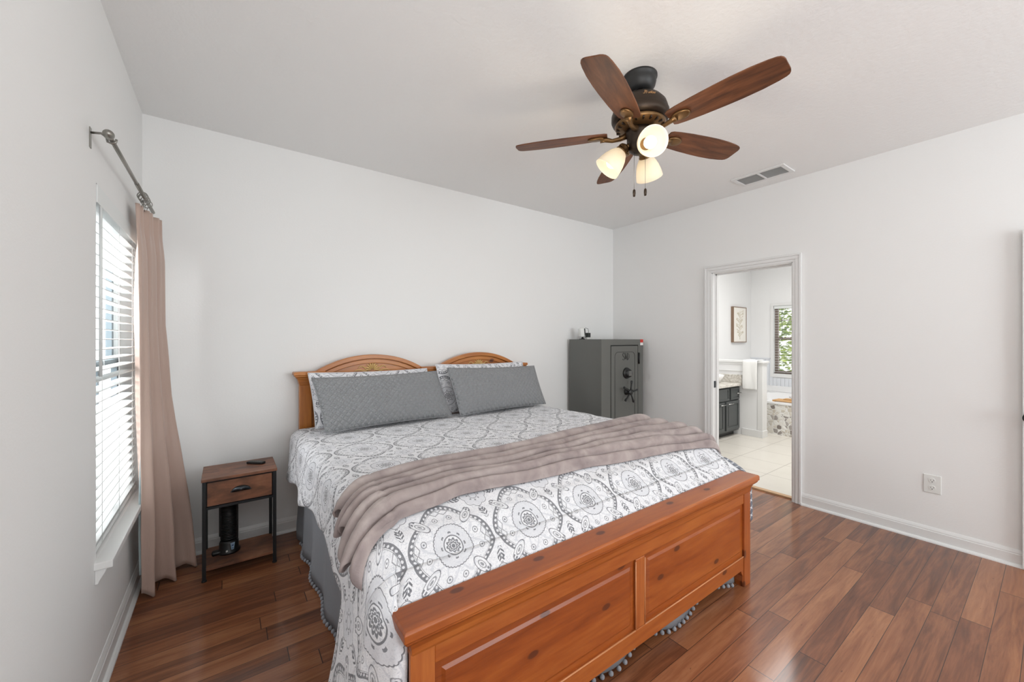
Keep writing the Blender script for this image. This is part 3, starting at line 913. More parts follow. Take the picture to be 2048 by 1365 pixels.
# the corner at the foot, falling down outside the post
CP = [(0.0, 0.752, CY), (0.30, 0.738, -2.108), (0.60, 0.752, -2.160), (0.85, 0.784, -2.200), (1.0, 0.812, -2.200)]
def corner(sx, t, h, D):
    xo = ilin(t, [(p[0], p[1]) for p in CP]); yo = ilin(t, [(p[0], p[2]) for p in CP])
    if sx > 0: xo = 2 * BX - xo + 0.016
    xt = lerp(XL, 0.80, t); yt = lerp(CY, -2.142, t)
    if sx > 0: xt = 2 * BX - xt + 0.016
    zt = lerp(zsurf(xt, CY), 0.606, t)
    s = h * D(t); q = min(1, s / 0.13)
    f = sin(q * pi / 2)
    e = max(0, s - 0.05)
    flare = 0.19 * e * (1 - t) + 0.012 * sin(t * 9) * sstep(0.08, 0.4, s)
    zz = zt - (0.075 * (1 - cos(q * pi / 2)) + max(0, s - 0.10) * 0.985)
    return Vector((lerp(xt, xo, f) + sx * flare, lerp(yt, yo, f) + 0.34 * max(0, s - 0.26) * (1 - t), zz))
DC = lambda t: 0.70 - 0.06 * t
def corner_uv(t, h):
    s = h * DC(t); a_ = t * 0.14
    g = radians(45) * sstep(0, 0.5, t)
    du, dv = -(s - 0.135 + 0.045 * sstep(0, 0.12, s)), -(a_ - 0.063)
    u_, v_ = du * cos(g) - dv * sin(g), du * sin(g) + dv * cos(g)
    return (0.1625 + 0.325 * 2 + u_, 0.182 + v_)
dm.grid(lambda t, h: corner(-1, t, h, DC), 26, 34, corner_uv)
dm.build('duvet_cover', DUVET, duv, solid=0.004)
MB().grid(lambda t, h: corner(1, t, h, lambda t: 0.36 + 0.05 * sin(t * 5)), 16, 20, lambda t, h: (t * 0.2, h * 0.42), flip=True).build('reverse_side', REVERSE, duv, solid=0.004)['label'] = 'grey lattice-print reverse side'

# ------------------------------------------------------------------ plush throw
thr = thing('throw_blanket', (BX, -1.7, 0.8), 'taupe plush throw bunched in long folds across the patterned duvet', 'blanket')
far = [(0.70, -1.64), (0.80, -1.655), (0.95, -1.54), (1.2, -1.49), (1.55, -1.51), (2.0, -1.45), (2.5, -1.37), (2.92, -1.30)]
nea = [(0.70, -2.09), (0.80, -2.02), (0.95, -1.92), (1.2, -1.885), (1.55, -1.90), (2.0, -1.925), (2.5, -1.955), (2.92, -2.02)]
Ltop = 2.72 - 0.86
def throw_pt(t, q):
    # t 0 right end .. 1 left hem, q 0 far edge .. 1 near edge
    tot = 0.17 + Ltop + 0.168 + 0.02 * q + 0.014 * sin(q * 20)
    s = t * tot
    q2 = q ** 0.85
    if s < 0.17: xx = 2.90; 
    key = 2.90 - max(0, s - 0.10)
    w = 0.07 * nz(key * 1.3, 0.7, 2) + 0.035 * nz(key * 3, 1.7 + q * 2, 6)
    qq = max(0, min(1, q + w * sin(pi * q) * 2.2))
    kx = max(0.70, min(2.92, key + 0.03))
    y = lerp(ilin(kx, far), ilin(kx, nea), q) + 0.012 * nz(key * 3, q * 3, 1)
    ph = 6.0 * (qq ** 1.6)
    a = abs(sin(pi * ph)); b_ = abs(sin(pi * (ph * 0.5 + 0.25 + 0.3 * nz(key * 2, 3, 3))))
    amp = 0.047 * min(1, 6 * q, 9 * (1 - q))
    ridge = amp * (1.0 * a ** 0.5 + 0.15 * b_)
    y -= 0.55 * amp * a ** 0.5 + 0.012 * min(1, 8 * q, 8 * (1 - q))
    if s < 0.17:        # right end dropping over the side
        g = (0.17 - s); x = 2.80 + 0.085 * sin(min(1, g / 0.12) * pi / 2); dz = 0.09 * (1 - cos(min(1, g / 0.17) * pi / 2)) 
        return Vector((x + ridge * 0.6 * (g / 0.17), y, zsurf(x, y) + 0.012 + ridge * (1 - 0.4 * g / 0.17) - dz))
    x = 2.80 - (s - 0.17)
    if x >= XL + 0.01:
        return Vector((x, y, zsurf(x, y) + 0.012 + ridge))
    e = (XL + 0.01) - x
    o, dz = side_profile(e, 0.22)
    o += 0.024 * sstep(-1.70, -2.05, y) * sstep(0, 0.12, e)
    ang = min(1, e / 0.11) * pi / 2
    lo = 0.018 + ridge * 1.05
    hemw = 0.018 * nz(q * 9, 3, 3) * sstep(0.15, 0.3, e)
    return Vector((XL + 0.01 - o - lo * sin(ang), y - 0.05 * e, zsurf(XL, y) - dz + lo * cos(ang) + hemw))
MB().grid(throw_pt, 150, 168).build('throw_cloth', PLUSH, thr, solid=0.010)

# ------------------------------------------------------------------ pillows
def pillow(name, mat, BL, BR, TR, TL, thick, label, flange=0.0, seed=0, sag=0.02):
    BL, BR, TR, TL = map(Vector, (BL, BR, TR, TL))
    root = thing(name, tuple((BL + BR) / 2), label, 'pillow')
    nrm = (BR - BL).cross(TL - BL).normalized()
    wd = (BR - BL).length; hgt = (TL - BL).length
    def side(sg):
        def f(u, v):
            p = BL * (1 - u) * (1 - v) + BR * u * (1 - v) + TR * u * v + TL * (1 - u) * v
            a, b_ = 2 * u - 1, 2 * v - 1
            k = max(0, (1 - abs(a) ** 3.2)) ** 0.55 * max(0, (1 - abs(b_) ** 2.4)) ** 0.6
            pinch = 1 - 0.035 * (1 - abs(a) ** 2) * 0 
            edge = Vector((0, 0, 0))
            edge += (BR - BL) * (-0.012 * a * (1 - b_ * b_) * 0.8) + (TL - BL) * (-0.045 * b_ * (1 - a * a) * 0.6)
            n = 0.010 * nz(u * 4 + seed, v * 4, sg) * k + 0.006 * nz(u * 9 + seed, v * 7, sg + 3) * k
            belly = 0.22 * max(0, (0.45 - v)) 
            return p + edge + nrm * sg * (thick * k * (1 + belly) + n)
        return f
    m = MB()
    UV = lambda u, v: (u * wd + seed, v * hgt + seed * 0.37)
    m.grid(side(1), 44, 26, UV); m.grid(side(-1), 44, 26, UV, flip=True)
    m.build('cover', mat, root, solid=0.002)
    pts = []
    for (a, c) in ((BL, BR), (BR, TR), (TR, TL), (TL, BL)):
        pts += [a + (c - a) * (i / 10) for i in range(10)]
    f0 = side(0.0)
    ed = [f0(i / 20, 0) for i in range(20)] + [f0(1, i / 10) for i in range(10)] + [f0(1 - i / 20, 1) for i in range(20)] + [f0(0, 1 - i / 10) for i in range(11)]
    MB().tube(ed, 0.0035, 6, cap=False).build('edge_seam', mat, root)
    return root
pillow('pillow', DUVET, (0.905, -0.27, 0.765), (1.80, -0.27, 0.765), (1.765, -0.155, 1.135), (0.875, -0.155, 1.140), 0.052, 'white medallion-print pillow nearer the nightstand, tucked behind a grey quilted sham', seed=0.3)
pillow('pillow', DUVET, (1.875, -0.27, 0.765), (2.79, -0.27, 0.765), (2.765, -0.155, 1.158), (1.845, -0.155, 1.165), 0.052, 'white medallion-print pillow nearer the dark safe, tucked behind a grey quilted sham', seed=1.1)
pillow('sham_pillow', QUILT, (0.930, -0.475, 0.772), (1.865, -0.420, 0.772), (1.80, -0.265, 1.118), (0.880, -0.265, 1.112), 0.058, 'grey quilted sham nearer the nightstand, leaning on a patterned pillow', seed=2.2)
pillow('sham_pillow', QUILT, (1.915, -0.465, 0.772), (2.845, -0.415, 0.772), (2.825, -0.265, 1.122), (1.895, -0.265, 1.140), 0.058, 'grey quilted sham nearer the dark safe, leaning on a patterned pillow', seed=3.7)

# ------------------------------------------------------------------ safe and the gadgets on it
SX0, SX1, SY0, SY1, SZ = 3.515, 4.205, -0.505, -0.04, 1.379
safe = thing('gun_safe', ((SX0 + SX1) / 2, -0.27, 0), 'tall charcoal steel safe with keypad and five-spoke handle in the corner', 'safe')
sb = MB()
DX0, DX1, DZ0, DZ1 = 3.655, 4.115, 0.08, 1.318
sb.box(SX0, SX1, SY0 + 0.035, SY1, 0.02, SZ)
sb.box(SX0, DX0, SY0, SY0 + 0.036, 0.02, SZ); sb.box(DX1, SX1, SY0, SY0 + 0.036, 0.02, SZ)
sb.box(DX0, DX1, SY0, SY0 + 0.036, DZ1, SZ); sb.box(DX0, DX1, SY0, SY0 + 0.036, 0.02, DZ0)
sb.box(SX0 + 0.03, SX1 - 0.03, SY0 + 0.05, SY1 - 0.03, 0, 0.02)
sb.build('body', SAFE, safe)
B(DX0, DX1, SY0 + 0.03, SY0 + 0.036, DZ0, DZ1).build('door_gap', SAFEDK, safe)
sd = B(DX0 + 0.010, DX1 - 0.010, SY0 - 0.004, SY0 + 0.034, DZ0 + 0.010, DZ1 - 0.010).build('door', SAFE, safe, bevel=0.003)
def embossed(x0, x1, z0, z1, r, y):
    pts = []
    for cx, cz, a in ((x1 - r, z1 - r, 0), (x0 + r, z1 - r, 90)):
        for k in range(9):
            g = radians(a + k * 90 / 8)
            pts.append((cx - r + r * (1 - 0) - r * 0 + 0 * cos(g) + 0, cz) if False else (cx + r * cos(g), y, cz + r * sin(g)))
    return [(x1, y, z0)] + pts + [(x0, y, z0)]
MB().tube(embossed(DX0 + 0.065, DX1 - 0.065, 0.2, DZ1 - 0.075, 0.05, SY0 - 0.004), 0.0028, 6).build('embossed_border', SAFEDK, sd)
cxs = (DX0 + DX1) / 2 + 0.012
def strokes(letters, map3, r, name, mat, par):
    m = MB()
    for pl in letters: m.tube([map3(*p) for p in pl], r, 5)
    return m.build(name, mat, par)
S_ = [(0.9, 0.85), (0.7, 1.0), (0.3, 1.0), (0.08, 0.8), (0.25, 0.58), (0.7, 0.42), (0.9, 0.2), (0.7, 0.0), (0.3, 0.0), (0.08, 0.15)]
V_ = [(1.15, 1.0), (1.15, 0.1)]; V2 = [(1.15, 1.0), (1.6, 0.15), (1.6, 1.0)]
D_ = [(1.95, 0.0), (1.95, 1.0), (2.4, 0.95), (2.7, 0.7), (2.7, 0.3), (2.4, 0.05), (1.95, 0.0)]
strokes([S_, V_, V2, D_], lambda x, z: (cxs - 0.056 + x * 0.041, SY0 - 0.0045, 1.158 + z * 0.072), 0.0045, 'emblem', M('emblem_grey', (62, 63, 61), 0.45), sd)['label'] = 'dark embossed lettering'
kp = MB(); Rx = Matrix.Translation((cxs + 0.01, SY0 - 0.004, 1.015)) @ Matrix.Rotation(pi / 2, 4, 'X')
kp.lathe([(0.060, 0), (0.060, 0.012), (0.052, 0.020), (0.044, 0.024), (0.044, 0.045), (0.038, 0.052), (0.0001, 0.053)], (0, 0, 0), 32, Rx)
kpo = kp.build('keypad_dial', SAFEDK, sd)
b = MB()
for i in range(3):
    for j in range(4):
        b.box(cxs + 0.01 - 0.022 + i * 0.016, cxs + 0.01 - 0.011 + i * 0.016, SY0 - 0.0595, SY0 - 0.056, 0.992 + j * 0.013, 1.001 + j * 0.013)
b.build('keys', M('grey_keys', (140, 140, 136), 0.5), kpo)
hw = MB(); hc = Vector((cxs + 0.004, SY0 - 0.004, 0.815))
hw.lathe([(0.034, 0), (0.034, 0.02), (0.022, 0.03), (0.022, 0.05), (0.030, 0.055), (0.030, 0.068), (0.0001, 0.072)], tuple(hc), 24, Matrix.Rotation(pi / 2, 4, 'X'))
for k in range(5):
    a = radians(80 + 72 * k)
    d = Vector((cos(a), 0, sin(a)))
    hw.tube([hc + Vector((0, -0.06, 0)) + d * r_ for r_ in (0.012, 0.06, 0.095, 0.112, 0.122)], [0.008, 0.008, 0.010, 0.014, 0.011], 10)
hw.build('handle', SAFEDK, sd)
b = MB()
for z in (1.17, 0.25): b.tube([(DX1 + 0.004, SY0 - 0.010, z - 0.062), (DX1 + 0.004, SY0 - 0.010, z + 0.062)], 0.011, 10)
b.build('hinge', SAFEDK, safe)
b = MB(); b.box(SX1 - 0.052, SX1 - 0.001, SY0 - 0.0015, SY0, SZ - 0.035, SZ - 0.001); b.box(SX1 - 0.052, SX1 - 0.001, SY0 - 0.001, SY0, SZ - 0.034, SZ - 0.001)
stk = b.build('sticker', RED, safe); stk['label'] = 'small red sticker on the top corner'
b = B(SX1 - 0.052, SX1 - 0.001, SY0 - 0.0014, SY0, SZ - 0.066, SZ - 0.036).build('sticker', WHITEP, safe); b['label'] = 'small white sticker on the top corner'

gx, gy = 3.600, -0.16
gc = thing('camera_device', (gx, gy, SZ), 'small white upright indoor camera on a black foot atop the safe', 'camera')
Gm = Matrix.Translation((gx, gy, SZ)) @ Matrix.Rotation(radians(-14), 4, 'Z') @ Matrix.Rotation(radians(-6), 4, 'Y')
MB().box(-0.032, 0.032, -0.03, 0.03, 0.026, 0.128, Gm).build('body', WHITEP, gc, bevel=0.012)
MB().box(0.012, 0.026, -0.0315, -0.029, 0.035, 0.118, Gm).build('lens_strip', SAFEDK, gc)
MB().lathe([(0.026, 0), (0.026, 0.006), (0.012, 0.012), (0.011, 0.03)], (gx, gy, SZ), 20).build('foot', BLACKP, gc)
MB().tube([(gx + 0.01, gy - 0.03, SZ + 0.125), (gx + 0.05, gy - 0.032, SZ + 0.118), (gx + 0.062, gy - 0.032, SZ + 0.085), (gx + 0.055, gy - 0.028, SZ + 0.05)], 0.0022, 6).build('cord', BLACKP, gc)
MB().tube([(gx - 0.012, gy - 0.01, SZ + 0.003), (gx - 0.05, gy - 0.03, SZ + 0.004), (gx - 0.075, gy - 0.02, SZ + 0.003)], 0.003, 6).build('cable', BLACKP, gc)
wb = B(gx + 0.045, gx + 0.125, -0.19, -0.12, SZ + 0.0003, SZ + 0.022).build('small_box', WHITEP, bevel=0.003)
tag(wb, 'flat white box lying on top of the safe under the black cube', 'box')
bc = thing('charger_cube', (gx + 0.083, -0.155, SZ + 0.022), 'small black charger cube sitting on the flat white box on the safe', 'charger')
B(gx + 0.058, gx + 0.108, -0.18, -0.13, SZ + 0.0223, SZ + 0.072).build('body', M('dark_green_black', (44, 50, 46), 0.5), bc, bevel=0.004)

# ------------------------------------------------------------------ ceiling fan
FX, FYF = 2.155, -1.965
fan = thing('ceiling_fan', (FX, FYF, H), 'bronze five-blade ceiling fan with three lit frosted glass lamps', 'ceiling fan')
C0 = (FX, FYF, 0)
MB().lathe([(0.086, H), (0.086, H - 0.010), (0.080, H - 0.016), (0.081, H - 0.030), (0.076, H - 0.052), (0.064, H - 0.072), (0.048, H - 0.084), (0.040, H - 0.082), (0.034, H - 0.070), (0.0001, H - 0.068)], C0, 40).build('canopy', BLACKB, fan)
MB().lathe([(0.014, H - 0.04), (0.014, H - 0.115)], C0, 16).build('downrod', BLACKB, fan)
MB().lathe([(0.0001, 2.640), (0.03, 2.640), (0.075, 2.630), (0.108, 2.612), (0.130, 2.585), (0.138, 2.560), (0.1385, 2.548), (0.144, 2.543), (0.1445, 2.520), (0.138, 2.505), (0.118, 2.498), (0.0001, 2.498)], C0, 48).build('motor_housing', BRONZE, fan)
rim = MB().lathe([(0.118, 2.4985), (0.128, 2.490), (0.122, 2.478), (0.098, 2.466), (0.072, 2.460), (0.0001, 2.460)], C0, 40)
rim.build('motor_underside', BRONZE2, fan)
vt = MB()
for k in range(20):
    a = 2 * pi * (k + 0.5) / 20
    vt.box(-0.004, 0.004, 0.085, 0.120, 2.467, 2.482, Matrix.Translation(C0) @ Matrix.Rotation(a, 4, 'Z') @ Matrix.Translation((0, 0, 0)))
vt.build('vent_fins', BRONZE, fan)
MB().lathe([(0.070, 2.461), (0.072, 2.440), (0.066, 2.425), (0.066, 2.405), (0.058, 2.392), (0.060, 2.385), (0.056, 2.362), (0.040, 2.348), (0.018, 2.342), (0.0001, 2.341)], C0, 36).build('switch_housing', BRONZE, fan)
# script lettering on the housing, stroked on the curved band
HL = [[(0.0, 0.1), (0.2, 0.0), (0.45, 0.6), (0.5, 1.0), (0.3, 0.9)], [(0.75, 1.0), (0.6, 0.5), (0.5, 0.0)], [(0.2, 0.5), (0.75, 0.55)],
      [(0.85, 0.45), (0.8, 0.1), (0.95, 0.05), (1.1, 0.4), (1.08, 0.05)], [(1.2, 0.05), (1.27, 0.45), (1.25, 0.3), (1.42, 0.42), (1.42, 0.05)],
      [(1.6, 0.75), (1.53, 0.1), (1.66, 0.05)], [(1.5, 0.45), (1.72, 0.47)], [(1.75, 0.22), (1.92, 0.3), (1.86, 0.45), (1.74, 0.3), (1.8, 0.05), (1.97, 0.12)],
      [(2.05, 0.05), (2.1, 0.45), (2.09, 0.3), (2.25, 0.42)]]
def hmap(x, z):
    a = radians(236) + (x - 1.1) * 0.215
    zz = 2.574 + z * 0.026
    rr = ilin(zz, [(2.548, 0.1385), (2.560, 0.138), (2.585, 0.130), (2.612, 0.108)]) + 0.0008
    return (FX + rr * cos(a), FYF + rr * sin(a), zz)
strokes(HL, hmap, 0.0011, 'script_lettering', M('gold_script', (206, 160, 110), 0.4, 0.3), fan)['label'] = 'gold script lettering on the housing'

BZ = 2.452; PITCH = radians(12)
prof = [(0.165, 0.046), (0.18, 0.054), (0.22, 0.060), (0.30, 0.067), (0.40, 0.072), (0.47, 0.0735), (0.55, 0.071), (0.61, 0.064), (0.638, 0.058), (0.650, 0.052), (0.657, 0.042), (0.660, 0.030)]
for k in range(5):
    A = Matrix.Translation((FX, FYF, BZ)) @ Matrix.Rotation(radians(201 + 72 * k), 4, 'Z') @ Matrix.Rotation(-PITCH, 4, 'X')
    m = MB(); top = []; uvs = []
    for sgn in (1, -1):
        pp = prof if sgn == 1 else prof[::-1]
        for r, w in pp: top.append((r, sgn * w))
    n = len(top); hh = 0.003
    vs = [A @ Vector((r, w, hh)) for r, w in top] + [A @ Vector((r, w, -hh)) for r, w in top]
    fs = [tuple(range(n))[::-1], tuple(range(n, 2 * n))] + [(i, (i + 1) % n, n + (i + 1) % n, n + i) for i in range(n)]
    m.add(vs, fs, False, [(r + k * 1.7, w) for r, w in top] * 2)
    bl = m.build('blade', BLADE, fan)
    A2 = A
    ir = MB()
    ir.tube([A2 @ Vector(p) for p in ((0.06, 0, -0.006), (0.10, 0, -0.020), (0.14, 0, -0.024), (0.175, 0, -0.014), (0.20, 0, -0.010))], [0.017, 0.012, 0.010, 0.013, 0.018], 10)
    ir.lathe([(0.0001, 0.0), (0.75, 0.0), (0.98, 0.20), (1.0, 0.5), (1.0, 1.0)], (0, 0, 0), 24, A2 @ Matrix.Translation((0.222, 0, -0.014)) @ Matrix.Diagonal((0.046, 0.030, 0.011, 1)))
    ir.build('blade_iron', BRONZE2, bl)
for k in range(3):
    pos, az, tl, ra, zz = ((231, 234, 20, 0.075, 2.352), (138, 138, 50, 0.078, 2.378), (18, 18, 50, 0.070, 2.378))[k]
    dirp = Vector((cos(radians(pos)), sin(radians(pos)), 0))
    dirv = Vector((cos(radians(az)), sin(radians(az)), 0)); tilt = radians(tl)
    ax = (dirv * cos(tilt) + Vector((0, 0, -sin(tilt)))).normalized()
    p0 = Vector((FX, FYF, 2.385)) + dirp * 0.040
    p1 = Vector((FX, FYF, zz)) + dirp * ra
    arm = MB().tube([p0, p0 + dirp * 0.015, p1], 0.013, 10)
    rot = ax.to_track_quat('Z', 'Y').to_matrix().to_4x4()
    Mx = Matrix.Translation(p1) @ rot
    arm.lathe([(0.014, -0.012), (0.026, -0.004), (0.030, 0.004), (0.030, 0.022), (0.033, 0.024), (0.033, 0.030), (0.026, 0.031)], (0, 0, 0), 24, Mx)
    for j in range(3):
        g = 2 * pi * j / 3 + 0.4
        arm.tube([Mx @ Vector((0.030 * cos(g), 0.030 * sin(g), 0.014)), Mx @ Vector((0.041 * cos(g), 0.041 * sin(g), 0.014))], 0.003, 6)
    arm.build('lamp_arm', BRONZE2, fan)
    out = [(0.026, 0.026), (0.036, 0.034), (0.050, 0.058), (0.060, 0.085), (0.067, 0.115), (0.0705, 0.142)]
    inn = [(r - 0.0035, z) for r, z in out[::-1]]
    sh = MB().lathe(out + [(0.0688, 0.1435)] + inn, (0, 0, 0), 36, Mx, cap=False).build('lamp_shade', SHADE, fan)
    MB().lathe([(0.012, 0.03), (0.013, 0.05), (0.020, 0.066), (0.028, 0.084), (0.030, 0.098), (0.026, 0.114), (0.015, 0.124), (0.0001, 0.127)], (0, 0, 0), 24, Mx).build('bulb', BULB, sh)
    L = bpy.data.lights.new('fan_lamp', 'POINT'); L.energy = 1.8; L.color = (1.0, 0.87, 0.70); L.shadow_soft_size = 0.06
    lo = bpy.data.objects.new('fan_lamp', L); COL.objects.link(lo); lo.location = Mx @ Vector((0, 0, 0.33))
for dx, zt, zb in ((-0.030, 2.345, 2.155), (0.028, 2.345, 2.160)):
    # chains hang beneath the switch housing, spread sideways as seen from the bed foot
    ox, oy = dx * 0.81, -dx * 0.586
    c = MB().tube([(FX + ox, FYF + oy, zt + 0.02), (FX + ox, FYF + oy, zb)], 0.0012, 5).build('pull_chain', NICKEL, fan)
    MB().lathe([(0.002, zb + 0.002), (0.0065, zb - 0.004), (0.0075, zb - 0.020), (0.006, zb - 0.036), (0.0001, zb - 0.038)], (FX + ox, FYF + oy, 0), 14).build('fob', BRONZE, c)

# ------------------------------------------------------------------ ceiling vent, outlet, door at the right edge
vx0, vx1, vy0, vy1 = 3.900, 4.130, -1.995, -1.600
vent = thing('ceiling_vent', (4.02, -1.8, H), 'white louvred air vent in the ceiling near the right wall', 'vent')
f = MB()
f.frame(2, H - 0.010, H, vx0, vx1, vy0, vy1, 0.030)
f.box(vx0 + 0.03, vx1 - 0.03, (vy0 + vy1) / 2 - 0.008, (vy0 + vy1) / 2 + 0.008, H - 0.010, H)
f.build('frame', TRIM, vent, bevel=0.002)
lv = MB()
for i in range(13):
    x = vx0 + 0.036 + i * 0.0132
    lv.prism([(x + 0.009, H - 0.0012), (x + 0.0105, H - 0.0012), (x + 0.0045, H - 0.0085), (x + 0.003, H - 0.0085)], 1, vy0 + 0.03, vy1 - 0.03)
lv.build('louvres', TRIM, vent)
B(vx0 + 0.03, vx1 - 0.03, vy0 + 0.03, vy1 - 0.03, H - 0.0008, H).build('duct', M('duct_dark', (64, 66, 66), 0.8), vent)

ol = thing('wall_outlet', (W, -2.738, 0.393), 'white duplex outlet low on the right wall above the wood floor', 'outlet')
B(W - 0.006, W, -2.780, -2.696, 0.331, 0.455).build('plate', WHITEP, ol, bevel=0.003)
for z in (0.4175, 0.3685):
    r = MB().lathe([(0.0165, 0), (0.0165, 0.003), (0.0001, 0.003)], (0, 0, 0), 24, Matrix.Translation((W - 0.006, -2.738, z)) @ Matrix.Rotation(-pi / 2, 4, 'Y'), smooth=False).build('socket', WHITEP, ol)
    s = MB(); s.box(W - 0.0095, W - 0.0088, -2.746, -2.744, z - 0.002, z + 0.008); s.box(W - 0.0095, W - 0.0088, -2.732, -2.730, z - 0.002, z + 0.006)
    s.box(W - 0.0095, W - 0.0088, -2.741, -2.735, z - 0.011, z - 0.006)
    s.build('slots', SLOT, r)

d2 = thing('door', (4.272, -3.5, 0), 'white door leaf folded back at the right edge of the room', 'door')
dl = B(4.255, 4.290, -3.92, -3.1155, 0.012, 2.03).build('leaf', TRIM, d2)
for z0, z1 in ((0.2, 0.95), (1.1, 1.9)):
    B(4.251, 4.256, -3.80, -3.24, z0, z1).build('raised_panel', TRIM, dl, bevel=0.003)
k = MB(); k.lathe([(0.027, 0), (0.027, 0.006), (0.010, 0.012), (0.010, 0.040), (0.026, 0.046), (0.028, 0.060), (0.018, 0.068), (0.0001, 0.069)], (0, 0, 0), 24, Matrix.Translation((4.255, -3.143, 0.915)) @ Matrix.Rotation(-pi / 2, 4, 'Y'))
k.build('door_knob', BLACKM, dl)

# ------------------------------------------------------------------ bathroom beyond the doorway
BX1, BYA, BH = 8.17, 0.05, 2.9
struct(B(W + 0.06, BX1, -3.2, BYA, -0.05, 0.001).build('floor', TILE))
struct(B(W + T, BX1 + T, -3.3, BYA + T, BH, BH + 0.06).build('ceiling', BATHW))
struct(B(W + T, BX1 + T, BYA, BYA + T, 0, BH).build('wall_bathroom_left', BATHW))
struct(B(W + T, BX1 + T, -3.3, -3.2, 0, BH).build('wall_bathroom_right', BATHW))
struct(B(W + T - 0.002, W + T + 0.05, -3.2, DY0 - 0.06, 0, BH).build('wall_bathroom_near', BATHW))
BW0, BW1, BZ0, BZ1 = -1.20, -0.315, 0.785, 1.965
b = MB()
b.box(BX1, BX1 + T, -3.2, BW0, 0, BH); b.box(BX1, BX1 + T, BW1, BYA, 0, BH)
b.box(BX1, BX1 + T, BW0, BW1, 0, BZ0); b.box(BX1, BX1 + T, BW0, BW1, BZ1, BH)
struct(b.build('wall_bathroom_back', BATHW))
wn = MB()
for i in range(int(3.2 / 0.06)):
    y = BYA - 0.002 - i * 0.06
    for z0, z1 in (((0.0, 1.035),) if (y < BW0 - 0.06 or y - 0.06 > BW1 + 0.0) else ((0.0, BZ0 - 0.075),)):
        wn.box(BX1 - 0.010, BX1, y - 0.057, y, z0, z1)
wn.box(BX1 - 0.018, BX1, BW1 + 0.05, BYA, 1.035, 1.058)
struct(wn.build('trim_2', M('beadboard_white', (226, 229, 234), 0.5)))
w2 = MB()
xo = BX1 + 0.06
w2.frame(0, xo, xo + 0.04, BW0, BW1, BZ0, BZ1, 0.05)
w2.box(xo, xo + 0.04, BW0 + 0.05, BW1 - 0.05, 1.375, 1.415)
w2.box(xo + 0.01, xo + 0.025, BW0 + 0.05, BW1 - 0.05, 1.705, 1.72)
win2 = struct(w2.build('window_2', BRONZE_FRAME))
B(xo + 0.016, xo + 0.019, BW0, BW1, BZ0, BZ1).build('glass', GLASS, win2)
c2 = MB()
c2.frame(0, BX1 - 0.018, BX1, BW0 - 0.045, BW1 + 0.045, BZ0 - 0.06, BZ1 + 0.045, 0.045, 0.045)
c2.box(BX1 - 0.016, BX1, BW0, BW1, BZ0 - 0.015, BZ0)
c2.build('casing', TRIM, win2, bevel=0.002)
bb = thing('window_blind', (BX1 + 0.02, -0.75, BZ0), 'open white slat blind in the bathroom window above the tub', 'blind')
B(BX1 + 0.004, BX1 + 0.05, BW0 + 0.006, BW1 - 0.006, BZ1 - 0.05, BZ1 - 0.002).build('headrail', VINYL, bb)
s = MB()
for i in range(25):
    z = BZ0 + 0.03 + i * 0.0445
    s.box(BX1 + 0.006, BX1 + 0.052, BW0 + 0.008, BW1 - 0.008, z, z + 0.0028)
s.build('slats', VINYL, bb)
MB().tube([(BX1 + 0.002, BW1 - 0.13, BZ1 - 0.05), (BX1 + 0.002, BW1 - 0.13, BZ1 - 0.62)], 0.004, 6).build('tilt_wand', M('dark_wand', (70, 84, 76), 0.4), bb)['label'] = 'dark tilt wand'

# pony wall, its cap, towel
PX0, PX1, PY0, PZ = 6.47, 6.60, -0.815, 1.045
struct(B(PX0, PX1, PY0, BYA, 0, PZ).build('wall_pony', BATHW))
cp = MB(); cp.box(PX0 - 0.03, PX1 + 0.03, PY0 - 0.03, BYA, PZ, PZ + 0.030); cp.box(PX0 - 0.014, PX1 + 0.014, PY0 - 0.014, BYA, PZ - 0.03, PZ)
cp.box(PX0 - 0.012, PX0, -0.60, BYA, PZ - 0.13, PZ - 0.115)
cp.box(PX0 - 0.008, PX1 + 0.008, PY0 - 0.008, PY0 + 0.06, 0, PZ)
struct(cp.build('trim_3', TRIM, bevel=0.003))
pb = MB(); pb.box(PX0 - 0.014, PX1 + 0.014, PY0 - 0.014, -0.55, 0, 0.10)
struct(pb.build('baseboard_pony', TRIM, bevel=0.004))
tw = thing('towel', (PX0, -0.67, PZ + 0.03), 'white towel draped over the end of the bathroom half wall', 'towel')
def towel(t, h):
    y = lerp(-0.775, -0.585, t)
    s = h * 0.62
    wv = 0.004 * sin(t * 9 + 1) + 0.003 * nz(t * 4, h * 4, 2)
    top = PZ + 0.038
    if s < 0.20: return Vector((PX0 + 0.20 - 0.05 - s, y, top + wv))
    e = s - 0.20; a = min(1, e / 0.05) * pi / 2
    return Vector((PX0 - 0.046 - 0.012 * sin(a) - wv, y + 0.01 * e, top - (0.012 * (1 - cos(a))) - max(0, e - 0.02)))
MB().grid(towel, 16, 40).build('cloth', TOWEL, tw, solid=0.012)

po = thing('wall_outlet', (PX0, -0.16, 0.93), 'small white outlet on the bathroom half wall above the basin', 'outlet')
B(PX0 - 0.006, PX0, -0.20, -0.125, 0.875, 0.99).build('plate', WHITEP, po, bevel=0.002)
for z in (0.910, 0.955):
    B(PX0 - 0.0075, PX0 - 0.005, -0.172, -0.150, z - 0.008, z + 0.008).build('slots', SLOT, po)

